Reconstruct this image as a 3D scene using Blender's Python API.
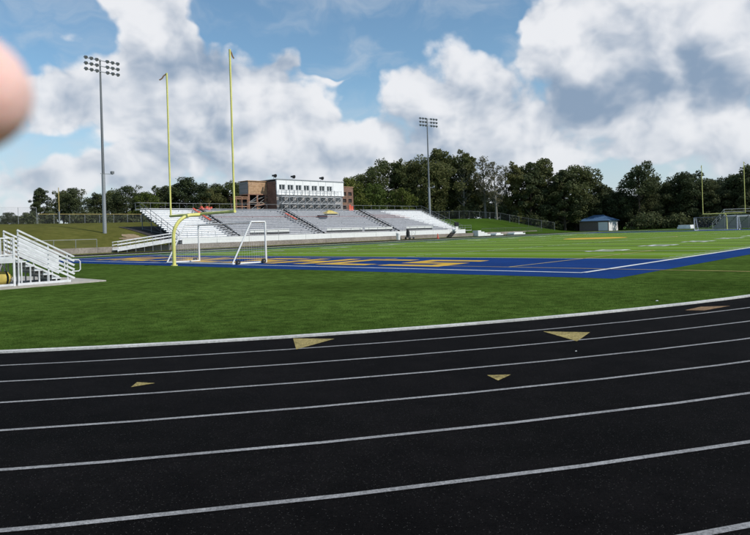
import bpy, math, random
import numpy as np
from mathutils import Vector, Matrix
R = math.radians
random.seed(7)
RNG = np.random.default_rng(7)
scene = bpy.context.scene
for o in list(bpy.data.objects):
    bpy.data.objects.remove(o, do_unlink=True)
col = scene.collection

# ------------------------------------------------------------------ camera
CAM = Vector((34.499, -21.225, 1.666))
YAW, PITCH, ROLL, FPX = -0.7551, 0.0038, 0.0301, 642.73
cd = bpy.data.cameras.new('camera')
cam = bpy.data.objects.new('camera', cd)
col.objects.link(cam)
F = Vector((math.sin(YAW)*math.cos(PITCH), math.cos(YAW)*math.cos(PITCH), math.sin(PITCH)))
Rv = Vector((math.cos(YAW), -math.sin(YAW), 0))
Uv = Rv.cross(F)
R2 = Rv*math.cos(ROLL) - Uv*math.sin(ROLL)
U2 = Uv*math.cos(ROLL) + Rv*math.sin(ROLL)
m = Matrix((R2, U2, -F)).transposed().to_4x4()
m.translation = CAM
cam.matrix_world = m
cd.sensor_width = 36.0
cd.lens = FPX/750*36
cd.shift_y = -38.5/750
cd.clip_start = 0.01
cd.clip_end = 3000
cd.dof.use_dof = True
cd.dof.focus_distance = 45.0
cd.dof.aperture_fstop = 14.0
scene.camera = cam

# ------------------------------------------------------------------ light
SUN_AZ, SUN_EL = R(74), R(43)
SUN_DIR = Vector((math.sin(SUN_AZ)*math.cos(SUN_EL), math.cos(SUN_AZ)*math.cos(SUN_EL), math.sin(SUN_EL)))
sl = bpy.data.lights.new('sun', 'SUN')
sl.energy = 3.5
sl.angle = R(0.53)
sl.color = (1.0, 0.95, 0.87)
so = bpy.data.objects.new('sun', sl)
so.rotation_euler = SUN_DIR.to_track_quat('Z', 'Y').to_euler()
so.location = (0, 0, 60)
col.objects.link(so)
scene.view_settings.view_transform = 'Standard'
scene.view_settings.look = 'None'
scene.view_settings.exposure = 0.0
scene.view_settings.gamma = 1.0
scene.view_settings.use_curve_mapping = False
scene.cycles.max_bounces = 4
scene.cycles.transparent_max_bounces = 12

# ------------------------------------------------------------------ sky with cumulus
def build_world():
    w = bpy.data.worlds.new('World')
    scene.world = w
    w.use_nodes = True
    nt = w.node_tree
    nt.nodes.clear()
    N, L = nt.nodes.new, nt.links.new
    def put(sock, v):
        if isinstance(v, bpy.types.NodeSocket): L(v, sock)
        else: sock.default_value = v
    def M(op, a, b=None, c=None, clamp=False):
        n = N('ShaderNodeMath'); n.operation = op; n.use_clamp = clamp
        put(n.inputs[0], a)
        if b is not None: put(n.inputs[1], b)
        if c is not None: put(n.inputs[2], c)
        return n.outputs[0]
    def V(op, a, b=None):
        n = N('ShaderNodeVectorMath'); n.operation = op
        put(n.inputs[0], a)
        if b is not None: put(n.inputs[1], b)
        return n.outputs['Value'] if op in ('DOT_PRODUCT', 'LENGTH') else n.outputs['Vector']
    def SS(x, lo, hi, a=0.0, b=1.0):
        n = N('ShaderNodeMapRange'); n.interpolation_type = 'SMOOTHSTEP'
        put(n.inputs[0], x); n.inputs[1].default_value = lo; n.inputs[2].default_value = hi
        n.inputs[3].default_value = a; n.inputs[4].default_value = b
        return n.outputs[0]
    def MIX(f, a, b):
        n = N('ShaderNodeMix'); n.data_type = 'RGBA'
        put(n.inputs[0], f); put(n.inputs[6], a); put(n.inputs[7], b)
        return n.outputs[2]
    def noise(vec, scale, detail, rough):
        n = N('ShaderNodeTexNoise'); n.noise_dimensions = '2D'
        L(vec, n.inputs['Vector']); n.inputs['Scale'].default_value = scale
        n.inputs['Detail'].default_value = detail; n.inputs['Roughness'].default_value = rough
        return n.outputs['Fac']
    def billow(vec, scale, detail, rough):
        n = N('ShaderNodeTexVoronoi'); n.feature = 'F1'; n.voronoi_dimensions = '2D'
        L(vec, n.inputs['Vector']); n.inputs['Scale'].default_value = scale
        n.inputs['Detail'].default_value = detail; n.inputs['Roughness'].default_value = rough
        return n.outputs['Distance']
    tc = N('ShaderNodeTexCoord')
    d = V('NORMALIZE', tc.outputs['Generated'])
    sx = N('ShaderNodeSeparateXYZ'); L(d, sx.inputs[0])
    az = M('ARCTAN2', sx.outputs[0], sx.outputs[1])
    el = M('ARCSINE', sx.outputs[2])
    cb = N('ShaderNodeCombineXYZ'); L(az, cb.inputs[0]); L(el, cb.inputs[1])
    q0 = cb.outputs[0]
    # cloud banks: azimuth (deg, clockwise from +Y), elevation, half widths, weight
    banks = [
        (-62.6, 18.2, 3.6, 3.2, .62), (-61.0, 14.6, 2.8, 3.0, .44),
        (-68.5, 11.0, 5.2, 2.7, .46), (-60.5, 9.5, 6.0, 3.8, .42),
        (-55.5, 13.0, 4.2, 3.4, .50), (-50.0, 9.6, 4.8, 4.0, .52), (-51.0, 15.0, 1.3, 2.0, .42),
        (-38.3, 13.2, 4.6, 2.9, .60), (-37.0, 8.5, 7.0, 3.8, .46),
        (-43.5, 5.0, 9.0, 2.6, .36), (-31.0, 6.0, 7.0, 3.0, .38),
        (-25.0, 15.5, 5.0, 4.4, .56), (-20.0, 11.5, 7.5, 4.5, .46), (-14.0, 17.0, 5.5, 5.0, .5), (-19.5, 19.5, 7.0, 2.6, .3), (-28.8, 18.2, 1.8, 1.0, .42),
        (-15.0, 7.0, 6.0, 3.6, .40), (-72.5, 5.2, 3.4, 1.6, .44), (-65.5, 4.8, 3.4, 1.5, .40),
        (-45.0, 3.6, 30.0, 2.4, .22), (-43.0, 17.2, 1.3, .8, .50), (-47.0, 19.0, .9, .5, .40), (-46.8, 13.6, 1.6, .45, .45),
        # clear gaps
        (-71.5, 17.6, 5.4, 3.6, -.90), (-46.5, 17.6, 4.2, 3.2, -.78), (-56.3, 18.6, 3.0, 1.8, -.66), (-38.0, 20.6, 6.4, 3.0, -.80),
        (-31.2, 15.6, 1.7, 2.8, -.66), (-44.5, 12.4, 1.7, 2.0, -.46), (-70.5, 7.6, 5.5, 1.4, -.36), (-58.0, 6.0, 4.0, 1.6, .20),
        (-50.5, 4.6, 3.2, 1.3, -.10), (-21.5, 3.8, 2.5, 1.2, -.25),
    ]
    # warp the coordinates a little so the banks lose their elliptic outline
    wn = N('ShaderNodeTexNoise'); wn.noise_dimensions = '2D'; L(q0, wn.inputs['Vector']); wn.inputs['Scale'].default_value = 8
    wn.inputs['Detail'].default_value = 3
    qw = V('ADD', q0, V('MULTIPLY', V('SUBTRACT', wn.outputs['Color'], (.5, .5, .5)), (.15, .11, 0)))
    tot = M('MULTIPLY_ADD', noise(q0, 3.2, 2, .5), .5, -.13)
    for a, e, ra, re, wgt in banks:
        t = V('MULTIPLY', V('SUBTRACT', qw, (R(a), R(e), 0)), (1/R(ra), 1/R(re), 0))
        tot = M('MULTIPLY_ADD', M('POWER', 0.42, V('DOT_PRODUCT', t, t)), wgt, tot)
    def relief(q, fine):
        st = V('MULTIPLY', q, (1, 1.2, 1))
        wv = V('ADD', st, V('MULTIPLY', V('SUBTRACT', wn.outputs['Color'], (.5, .5, .5)), (.05, .05, 0)))
        b1 = M('SUBTRACT', .52, billow(wv, 10.0, 3.0, .5))
        b2 = M('SUBTRACT', noise(st, 16, 6, .60), .5)
        return M('MULTIPLY_ADD', b1, .46, M('MULTIPLY', b2, fine)), M('MULTIPLY_ADD', b1, .46, M('MULTIPLY', b2, .13))
    E0, S0 = relief(q0, .30)
    E1, S1 = relief(V('ADD', q0, (R(1.1), R(1.5), 0)), .30)
    D0 = M('ADD', tot, E0)
    cover = SS(D0, .08, .34)
    thick = SS(D0, .30, .95)
    lit = M('MULTIPLY_ADD', M('SUBTRACT', S0, S1), 1.15, .69)
    lit = M('MULTIPLY_ADD', thick, -.08, lit)
    # flat grey bases of the nearer clouds
    for a, e, ra, re, wgt in [(-24.3, 10.4, 5.4, 1.9, -.46), (-58.0, 13.2, 4.2, 2.6, -.24), (-60, 7.5, 5, 2.2, -.16),
                              (-37.0, 8.0, 6.5, 1.6, -.12), (-16.0, 12.0, 3.6, 2.2, -.22), (-12.5, 9.5, 5.0, 2.0, -.14),
                              (-47.5, 11.5, 2.6, 3.4, .18), (-63.5, 18.5, 4.0, 3.0, .16), (-38.0, 15.5, 4.2, 2.2, .17), (-27.5, 16.6, 2.8, 2.0, .24)]:
        t = V('MULTIPLY', V('SUBTRACT', q0, (R(a), R(e), 0)), (1/R(ra), 1/R(re), 0))
        lit = M('MULTIPLY_ADD', M('POWER', 0.42, V('DOT_PRODUCT', t, t)), wgt, lit)
    lit = SS(lit, .12, .92)
    ccol = MIX(lit, (.26, .35, .48, 1), (.86, .87, .90, 1))
    sky = N('ShaderNodeTexSky'); sky.sky_type = 'NISHITA'; sky.sun_disc = False
    sky.sun_elevation = SUN_EL; sky.sun_rotation = SUN_AZ
    sky.air_density = 1.0; sky.dust_density = .3; sky.ozone_density = 3.0
    sc = N('ShaderNodeMix'); sc.data_type = 'RGBA'; sc.blend_type = 'MULTIPLY'; sc.inputs[0].default_value = 1
    L(sky.outputs[0], sc.inputs[6]); sc.inputs[7].default_value = (.112, .132, .128, 1)
    haze = SS(el, R(-1), R(14), .85, 0)
    base = MIX(haze, sc.outputs[2], (.56, .625, .71, 1))
    farhaze = SS(el, 0.0, R(9), .55, 0)
    ccol = MIX(farhaze, ccol, (.60, .655, .72, 1))
    up = SS(el, R(-.5), R(2.5), .35, 1)
    veil = SS(noise(V('MULTIPLY', qw, (1, 2.2, 1)), 5.5, 5, .58), .42, .74, .03, .42)
    base = MIX(veil, base, (.60, .665, .74, 1))
    c2 = MIX(M('MULTIPLY', M('MULTIPLY', cover, up), .96), base, ccol)
    bg = N('ShaderNodeBackground'); L(c2, bg.inputs[0]); bg.inputs[1].default_value = 1.0
    out = N('ShaderNodeOutputWorld'); L(bg.outputs[0], out.inputs[0])
    w.cycles.sampling_method = 'MANUAL'
    w.cycles.sample_map_resolution = 512
build_world()

# ------------------------------------------------------------------ materials
def mat(name, color, rough=.7, metal=0., var=0., scale=4., spec=.4, bump=0., bscale=60., detail=4., col2=None, trans=0., objvar=0.):
    mt = bpy.data.materials.new(name); mt.use_nodes = True
    nt = mt.node_tree; N, L = nt.nodes.new, nt.links.new
    b = nt.nodes['Principled BSDF']
    b.inputs['Roughness'].default_value = rough
    b.inputs['Metallic'].default_value = metal
    b.inputs['Specular IOR Level'].default_value = spec
    c = tuple(color)+(1,)
    b.inputs['Base Color'].default_value = c
    tc = N('ShaderNodeTexCoord'); geo = N('ShaderNodeNewGeometry')
    src = None
    if var or col2:
        n = N('ShaderNodeTexNoise'); n.inputs['Scale'].default_value = scale; n.inputs['Detail'].default_value = detail
        n.inputs['Roughness'].default_value = .6
        L(geo.outputs['Position'], n.inputs['Vector'])
        r = N('ShaderNodeMapRange'); r.inputs[1].default_value = .3; r.inputs[2].default_value = .7
        L(n.outputs['Fac'], r.inputs[0])
        mx = N('ShaderNodeMix'); mx.data_type = 'RGBA'
        L(r.outputs[0], mx.inputs[0])
        if col2:
            mx.inputs[6].default_value = c; mx.inputs[7].default_value = tuple(col2)+(1,)
        else:
            mx.inputs[6].default_value = tuple(v*(1-var) for v in color)+(1,)
            mx.inputs[7].default_value = tuple(min(1, v*(1+var)) for v in color)+(1,)
        src = mx.outputs[2]
    if objvar:
        oi = N('ShaderNodeObjectInfo'); r = N('ShaderNodeMapRange')
        r.inputs[3].default_value = 1-objvar; r.inputs[4].default_value = 1+objvar
        L(oi.outputs['Random'], r.inputs[0])
        hs = N('ShaderNodeHueSaturation'); L(r.outputs[0], hs.inputs['Value'])
        r2 = N('ShaderNodeMath'); r2.operation = 'MULTIPLY_ADD'; L(oi.outputs['Random'], r2.inputs[0]); r2.inputs[1].default_value = -.05; r2.inputs[2].default_value = .525
        L(r2.outputs[0], hs.inputs['Hue'])
        if src: L(src, hs.inputs['Color'])
        else: hs.inputs['Color'].default_value = c
        src = hs.outputs[0]
    if src: L(src, b.inputs['Base Color'])
    if bump:
        n = N('ShaderNodeTexNoise'); n.inputs['Scale'].default_value = bscale; n.inputs['Detail'].default_value = 3
        L(geo.outputs['Position'], n.inputs['Vector'])
        bp = N('ShaderNodeBump'); bp.inputs['Strength'].default_value = bump; bp.inputs['Distance'].default_value = .02
        L(n.outputs['Fac'], bp.inputs['Height']); L(bp.outputs[0], b.inputs['Normal'])
    if trans:
        t = N('ShaderNodeBsdfTranslucent'); ms = N('ShaderNodeMixShader'); ms.inputs[0].default_value = trans
        if src: L(src, t.inputs[0])
        else: t.inputs[0].default_value = c
        o = nt.nodes['Material Output']
        L(b.outputs[0], ms.inputs[1]); L(t.outputs[0], ms.inputs[2]); L(ms.outputs[0], o.inputs[0])
    return mt

MT = {}
def layered(name, c1, c2, s_fine, s_broad, rough, spec, stripes=None, broad=.3, bump=.4, bs=40, mid=0.):
    """fine two-tone grain, broad uneven wear, optional alternate panels along Y"""
    mt = bpy.data.materials.new(name); mt.use_nodes = True
    nt = mt.node_tree; N, L = nt.nodes.new, nt.links.new
    b = nt.nodes['Principled BSDF']; b.inputs['Roughness'].default_value = rough; b.inputs['Specular IOR Level'].default_value = spec
    g = N('ShaderNodeNewGeometry')
    def nz(s, d):
        n = N('ShaderNodeTexNoise'); n.inputs['Scale'].default_value = s; n.inputs['Detail'].default_value = d; n.inputs['Roughness'].default_value = .65
        L(g.outputs['Position'], n.inputs['Vector']); return n.outputs['Fac']
    def rng(x, a, bb, c, d):
        r = N('ShaderNodeMapRange'); L(x, r.inputs[0])
        for i, v in enumerate((a, bb, c, d)): r.inputs[i+1].default_value = v
        return r.outputs[0]
    mx = N('ShaderNodeMix'); mx.data_type = 'RGBA'
    L(rng(nz(s_fine, 5), .32, .68, 0, 1), mx.inputs[0])
    mx.inputs[6].default_value = tuple(c1)+(1,); mx.inputs[7].default_value = tuple(c2)+(1,)
    v = rng(nz(s_broad, 4), .3, .7, 1-broad, 1+broad)
    if mid:
        mu = N('ShaderNodeMath'); mu.operation = 'MULTIPLY'; L(v, mu.inputs[0]); L(rng(nz(2.6, 6), .36, .62, 1-mid, 1+mid*.6), mu.inputs[1]); v = mu.outputs[0]
    if stripes:
        sp = N('ShaderNodeSeparateXYZ'); L(g.outputs['Position'], sp.inputs[0])
        mm = N('ShaderNodeMath'); mm.operation = 'PINGPONG'; L(sp.outputs[1], mm.inputs[0]); mm.inputs[1].default_value = 4.572
        s2 = rng(mm.outputs[0], 2.2, 2.37, 1-stripes, 1+stripes)
        mu = N('ShaderNodeMath'); mu.operation = 'MULTIPLY'; L(v, mu.inputs[0]); L(s2, mu.inputs[1]); v = mu.outputs[0]
    hs = N('ShaderNodeHueSaturation'); L(mx.outputs[2], hs.inputs['Color']); L(v, hs.inputs['Value'])
    L(hs.outputs[0], b.inputs['Base Color'])
    if bump:
        bp = N('ShaderNodeBump'); bp.inputs['Strength'].default_value = bump; bp.inputs['Distance'].default_value = .015
        L(nz(bs, 3), bp.inputs['Height']); L(bp.outputs[0], b.inputs['Normal'])
    return mt

MT['grass'] = layered('apron_grass', (.034, .068, .011), (.086, .136, .028), 26, .16, .97, .0, broad=.34, mid=.36, bump=.7, bs=45)
MT['blade'] = mat('grass_blade', (.058, .118, .020), .9, var=.4, scale=2.6, spec=.0, trans=.5)
MT['hill'] = layered('hill_grass', (.080, .086, .018), (.125, .12, .030), 1.2, .08, .95, .02, broad=.25, bump=.3, bs=6)
def greener(mt, y0, y1, c):
    # the watered bank at the far end grows greener than the dry one
    nt = mt.node_tree; N, L = nt.nodes.new, nt.links.new; b = nt.nodes['Principled BSDF']
    src = b.inputs['Base Color'].links[0].from_socket
    g = N('ShaderNodeNewGeometry'); sp = N('ShaderNodeSeparateXYZ'); L(g.outputs['Position'], sp.inputs[0])
    r = N('ShaderNodeMapRange'); L(sp.outputs[1], r.inputs[0]); r.inputs[1].default_value = y0; r.inputs[2].default_value = y1
    mu = N('ShaderNodeMix'); mu.data_type = 'RGBA'; mu.blend_type = 'MULTIPLY'; L(r.outputs[0], mu.inputs[0]); L(src, mu.inputs[6]); mu.inputs[7].default_value = tuple(c)+(1,)
    L(mu.outputs[2], b.inputs['Base Color'])
greener(MT['hill'], 70, 92, (.42, .80, .42))
MT['turf'] = layered('field_turf', (.10, .175, .018), (.15, .24, .028), 25, .2, .95, .02, stripes=.16, broad=.1)
MT['blue'] = layered('blue_turf', (.007, .032, .135), (.012, .048, .19), 25, .4, .95, .03, broad=.15)
MT['gold'] = layered('gold_turf', (.52, .30, .03), (.66, .41, .065), 25, .3, .85, .1, broad=.2)
MT['line'] = layered('line_paint', (.55, .56, .56), (.75, .75, .74), 30, .6, .85, .1, broad=.2)
MT['tanline'] = layered('tan_paint', (.42, .33, .12), (.55, .43, .18), 30, .6, .85, .1, broad=.2)
MT['track'] = layered('track_rubber', (.0022, .0019, .0020), (.0085, .0074, .0074), 70, .5, .95, .05, broad=.35, mid=.35, bump=.7, bs=220)
def specks(mt, scale, thr, c):
    nt = mt.node_tree; N, L = nt.nodes.new, nt.links.new; b = nt.nodes['Principled BSDF']; src = b.inputs['Base Color'].links[0].from_socket
    g = N('ShaderNodeNewGeometry'); v = N('ShaderNodeTexVoronoi'); v.voronoi_dimensions = '2D'; v.inputs['Scale'].default_value = scale; L(g.outputs['Position'], v.inputs['Vector'])
    sp = N('ShaderNodeSeparateColor'); L(v.outputs['Color'], sp.inputs[0])
    a = N('ShaderNodeMath'); a.operation = 'GREATER_THAN'; L(sp.outputs[0], a.inputs[0]); a.inputs[1].default_value = thr
    d = N('ShaderNodeMath'); d.operation = 'LESS_THAN'; L(v.outputs['Distance'], d.inputs[0]); d.inputs[1].default_value = .33
    mu = N('ShaderNodeMath'); mu.operation = 'MULTIPLY'; L(a.outputs[0], mu.inputs[0]); L(d.outputs[0], mu.inputs[1])
    mx = N('ShaderNodeMix'); mx.data_type = 'RGBA'; L(mu.outputs[0], mx.inputs[0]); L(src, mx.inputs[6]); mx.inputs[7].default_value = tuple(c)+(1,); L(mx.outputs[2], b.inputs['Base Color'])
specks(MT['track'], 90, .95, (.045, .042, .04))
MT['lane'] = layered('lane_paint', (.13, .13, .13), (.42, .41, .41), 55, 1.2, .8, .2, broad=.25, bump=.5, bs=200)
MT['arrow'] = layered('arrow_paint', (.12, .095, .04), (.52, .42, .17), 45, 2.5, .9, .05, broad=.3, bump=.5, bs=200)
MT['rust'] = layered('worn_mark', (.10, .065, .04), (.36, .23, .13), 45, 2.5, .9, .05, broad=.3)
MT['kerb'] = layered('kerb_concrete', (.42, .41, .38), (.68, .67, .64), 20, 1, .85, .2, broad=.2)
MT['concrete'] = layered('concrete', (.20, .17, .145), (.33, .29, .25), 4, .4, .95, .1, broad=.25, bs=15)
MT['pad'] = layered('pad_concrete', (.36, .33, .28), (.48, .45, .40), 8, .7, .9, .2, broad=.15)
MT['dirt'] = layered('bare_dirt', (.20, .145, .085), (.34, .26, .16), 2, .3, .95, .1, broad=.25)
MT['stand_shade'] = layered('stand_shade_ground', (.035, .032, .03), (.08, .074, .068), 12, .6, .95, .05, broad=.3)  # dark ground tone with the grandstand's shade painted in
MT['yellow'] = mat('yellow_paint', (.70, .66, .20), .45, var=.12, scale=2)
MT['white'] = mat('white_paint', (.78, .78, .76), .45, var=.06, scale=3)
MT['alu'] = mat('white_aluminium', (.66, .665, .67), .5, .1, var=.20, scale=3.5)
MT['seat'] = mat('grey_seat', (.50, .51, .54), .5, .0, var=.18, scale=1.2)
MT['seatwhite'] = mat('pale_seat', (.80, .80, .80), .5, .0, var=.12, scale=1.2)
MT['seatred'] = mat('faded_red_seat', (.45, .22, .21), .6, var=.2, scale=1.5)
MT['riser'] = mat('riser_aluminium', (.44, .44, .46), .5, .0, var=.15, scale=2)
MT['riserwhite'] = mat('pale_riser', (.78, .78, .78), .5, .0, var=.12, scale=2)
MT['galv'] = mat('galvanised', (.34, .35, .36), .5, .5, var=.12, scale=6)
MT['steel'] = mat('dark_galvanised', (.20, .205, .21), .5, .5, var=.12, scale=6)
MT['wire'] = mat('fence_wire', (.13, .135, .14), .6, .4)
MT['black'] = mat('black_plastic', (.012, .012, .013), .55)
MT['rubber'] = mat('tyre_rubber', (.02, .02, .02), .8)
MT['lamp'] = mat('lamp_housing', (.30, .31, .33), .4, .5, var=.1)
MT['lampglass'] = mat('lamp_lens', (.10, .11, .12), .1, 0, spec=.8)
MT['orange'] = mat('orange_plastic', (.58, .10, .06), .7, var=.3, scale=5)
MT['tarp'] = mat('yellow_tarp', (.56, .44, .11), .8, var=.25, scale=3)
MT['wood'] = layered('plywood', (.34, .20, .11), (.50, .33, .20), 3, .6, .8, .2, broad=.2)
MT['siding'] = mat('grey_siding', (.26, .25, .25), .8, var=.1)
MT['brick'] = layered('red_brick', (.12, .072, .055), (.26, .155, .115), 5, .8, .85, .2, broad=.25)
MT['frame'] = mat('rust_steel', (.30, .16, .105), .7, var=.3)
MT['wallwhite'] = mat('white_panel', (.80, .80, .79), .55, var=.04, scale=1)
MT['glass'] = mat('dark_glass', (.025, .03, .035), .06, 0, spec=.7)
MT['interior'] = mat('dark_interior', (.04, .035, .035), .9)
MT['greywall'] = mat('grey_blockwork', (.33, .31, .30), .85, var=.18, scale=1.5)
MT['roofblue'] = mat('blue_roof', (.09, .17, .30), .4, .1, var=.12, scale=2)
MT['shedbrown'] = mat('brown_siding', (.15, .12, .105), .8, var=.15)
MT['bark'] = layered('bark', (.045, .036, .028), (.085, .07, .055), 5, .8, .9, .1, broad=.2)
MT['palebark'] = layered('pale_bark', (.16, .15, .13), (.26, .25, .22), 5, .8, .9, .1, broad=.2)
MT['leaf'] = mat('leaf', (.090, .108, .036), .65, col2=(.15, .155, .058), scale=.55, spec=.2, trans=.35, objvar=.22)
MT['leafdark_shade'] = mat('leaf_dark_shade', (.056, .070, .031), .65, col2=(.10, .118, .048), scale=.5, spec=.2, trans=.3, objvar=.2)  # darker leaf colour; carries the cloud shadow over the right-hand wood
MT['leaflight'] = mat('leaf_light', (.085, .11, .02), .65, col2=(.13, .15, .03), scale=.6, spec=.2, trans=.25, objvar=.15)
MT['leafpale'] = mat('leaf_pale', (.10, .105, .05), .65, col2=(.17, .165, .09), scale=.6, spec=.2, trans=.25, objvar=.15)
MT['skin'] = mat('skin', (.84, .48, .43), .6, col2=(.90, .60, .54), scale=60, bump=.25, bscale=900)
_b = MT['skin'].node_tree.nodes['Principled BSDF']; _b.inputs['Subsurface Weight'].default_value = .6; _b.inputs['Subsurface Radius'].default_value = (1, .35, .2); _b.inputs['Subsurface Scale'].default_value = .006
MT['nail'] = mat('nail', (.68, .42, .36), .25)
MT['net'] = mat('net_cord', (.75, .76, .77), .7)
MT['paper'] = mat('paper', (.75, .75, .73), .8)
MT['ribbon'] = mat('ribbon', (.20, .12, .06), .8)

# ------------------------------------------------------------------ builders
class MB:
    def __init__(s): s.v, s.f = [], []
    def box(s, c, size, rot=None):
        x, y, z = (k/2 for k in size); b = len(s.v); c = Vector(c)
        for p in ((-x,-y,-z),(x,-y,-z),(x,y,-z),(-x,y,-z),(-x,-y,z),(x,-y,z),(x,y,z),(-x,y,z)):
            q = Vector(p)
            if rot is not None: q = rot @ q
            s.v.append(tuple(q+c))
        for f in ((0,3,2,1),(4,5,6,7),(0,1,5,4),(1,2,6,5),(2,3,7,6),(3,0,4,7)):
            s.f.append(tuple(b+i for i in f))
        return s
    def bb(s, x0, x1, y0, y1, z0, z1):
        return s.box(((x0+x1)/2, (y0+y1)/2, (z0+z1)/2), (x1-x0, y1-y0, z1-z0))
    def bar(s, a, b, w, h):
        a, b = Vector(a), Vector(b); d = b-a; L = d.length; d.normalize()
        up = Vector((0,0,1)) if abs(d.z) < .98 else Vector((1,0,0))
        y = up.cross(d).normalized(); z = d.cross(y)
        return s.box((a+b)/2, (L, w, h), Matrix((d, y, z)).transposed())
    def tube(s, pts, rad, n=8, cap=True):
        pts = [Vector(p) for p in pts]
        if not isinstance(rad, (list, tuple)): rad = [rad]*len(pts)
        ref = None; rings = []
        for i, p in enumerate(pts):
            d = (pts[min(i+1, len(pts)-1)] - pts[max(i-1, 0)]).normalized()
            if ref is None: ref = d.orthogonal().normalized()
            ref = (ref - d*ref.dot(d)).normalized(); bi = d.cross(ref); b = len(s.v)
            for k in range(n):
                a = 2*math.pi*k/n
                s.v.append(tuple(p + (ref*math.cos(a)+bi*math.sin(a))*rad[i]))
            rings.append(b)
        for a, b in zip(rings, rings[1:]):
            for k in range(n):
                s.f.append((a+k, a+(k+1) % n, b+(k+1) % n, b+k))
        if cap:
            s.f.append(tuple(rings[0]+k for k in reversed(range(n)))); s.f.append(tuple(rings[-1]+k for k in range(n)))
        return s
    def poly(s, pts):
        b = len(s.v); s.v += [tuple(p) for p in pts]; s.f.append(tuple(range(b, b+len(pts)))); return s
    def prism(s, pts2, z0, z1):
        n = len(pts2); b = len(s.v)
        s.v += [(x, y, z0) for x, y in pts2] + [(x, y, z1) for x, y in pts2]
        s.f.append(tuple(b+i for i in reversed(range(n)))); s.f.append(tuple(b+n+i for i in range(n)))
        for i in range(n): s.f.append((b+i, b+(i+1) % n, b+n+(i+1) % n, b+n+i))
        return s
    def mesh(s, name, m, smooth=False):
        me = bpy.data.meshes.new(name); me.from_pydata(s.v, [], s.f); me.update()
        if m: me.materials.append(m)
        if smooth:
            me.polygons.foreach_set('use_smooth', [True]*len(me.polygons))
            try: me.set_sharp_from_angle(angle=R(40))
            except Exception: pass
        return me
    def build(s, name, m, parent=None, smooth=False):
        return link(name, s.mesh(name, MT[m] if isinstance(m, str) else m, smooth), parent)
def link(name, me, parent=None, loc=None):
    o = bpy.data.objects.new(name, me); col.objects.link(o)
    if parent: o.parent = parent
    if loc is not None: o.location = loc
    return o
def tag(o, label=None, cat=None, group=None, kind=None):
    if label: o['label'] = label
    if cat: o['category'] = cat
    if group: o['group'] = group
    if kind: o['kind'] = kind
    return o
def empty(name, loc, label, cat, group=None, rz=0.):
    o = bpy.data.objects.new(name, None); col.objects.link(o); o.location = loc; o.rotation_euler = (0, 0, rz)
    o.empty_display_size = .3
    return tag(o, label, cat, group)
def copy_tree(o, parent=None):
    c = o.copy(); col.objects.link(c); c.parent = parent
    for ch in list(o.children): copy_tree(ch, c)
    return c
def sstep(x, a, b):
    t = min(1, max(0, (x-a)/(b-a))); return t*t*(3-2*t)

# ------------------------------------------------------------------ terrain
R0, LANE, NL, YC0, YC1 = 32.14, 1.0593, 8, 3.64, 106.09
ROUT = R0 + LANE*NL
def outdist(x, y):
    if YC0 <= y <= YC1: return abs(x)-ROUT
    return math.hypot(x, y-(YC0 if y < YC0 else YC1)) - ROUT
def terrain(x, y):
    d = outdist(x, y)
    if x > 0 or d < 4.3: return 0.
    t = min(1., (d-4.3)/34)
    h = .55*sstep(d, 4.3, 5.0) + 4.05*(1-(1-t)**2.1)
    k = sstep(y, 105, 132)
    h *= (1-k) + k*sstep(-x-.35*(y-140), 44, 72)
    h *= sstep(-x, 14, 34)
    return h + .10*math.sin(x*.13+1)*math.sin(y*.11)*sstep(d, 8, 20)
def make_ground():
    xs = np.unique(np.concatenate([np.linspace(-900, -140, 20), np.linspace(-140, -40, 101), np.linspace(-40, 60, 26), np.linspace(60, 700, 17)]))
    ys = np.unique(np.concatenate([np.linspace(-600, -60, 14), np.linspace(-60, 240, 121), np.linspace(240, 900, 17)]))
    nx, ny = len(xs), len(ys)
    b = MB()
    b.v = [(x, y, terrain(x, y)) for y in ys for x in xs]
    b.f = [(j*nx+i, j*nx+i+1, (j+1)*nx+i+1, (j+1)*nx+i) for j in range(ny-1) for i in range(nx-1)]
    o = b.build('ground', 'hill', smooth=True)
    tag(o, kind='structure'); return o
ground = make_ground()

def oval(r, n=72):
    pts = []
    for i in range(n+1):
        a = math.pi + math.pi*i/n
        pts.append((r*math.cos(a), YC0 + r*math.sin(a)))
    for k in range(1, 12): pts.append((r, YC0+(YC1-YC0)*k/12))
    for i in range(n+1):
        a = math.pi*i/n
        pts.append((r*math.cos(a), YC1 + r*math.sin(a)))
    for k in range(1, 12): pts.append((-r, YC1-(YC1-YC0)*k/12))
    return pts
def ring(r0, r1, z0, z1=None):
    b = MB(); A, B = oval(r0), oval(r1); n = len(A)
    b.v = [(x, y, z0 if z1 is None else z1) for x, y in A] + [(x, y, z0 if z1 is None else z1) for x, y in B]
    b.f = [(i, n+i, n+(i+1) % n, (i+1) % n) for i in range(n)]
    if z1 is not None:
        b.v += [(x, y, z0) for x, y in A] + [(x, y, z0) for x, y in B]
        b.f += [(i, (i+1) % n, 2*n+(i+1) % n, 2*n+i) for i in range(n)]
        b.f += [(n+i, 3*n+i, 3*n+(i+1) % n, n+(i+1) % n) for i in range(n)]
    return b
# apron grass inside the oval
b = MB(); b.poly([(x, y, .004) for x, y in oval(R0)])
tag(b.build('apron_grass', 'grass'), kind='structure')
track = tag(ring(R0, ROUT, .006).build('running_track', 'track'), kind='structure')
tag(ring(R0-.09, R0+.05, .0, .035).build('track_kerb', 'kerb', track))
for k in range(1, NL):
    ring(R0+k*LANE-.028, R0+k*LANE+.028, .010).build('lane_line', 'lane', track)
ring(ROUT-.05, ROUT+.02, .010).build('lane_line', 'lane', track)
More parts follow.
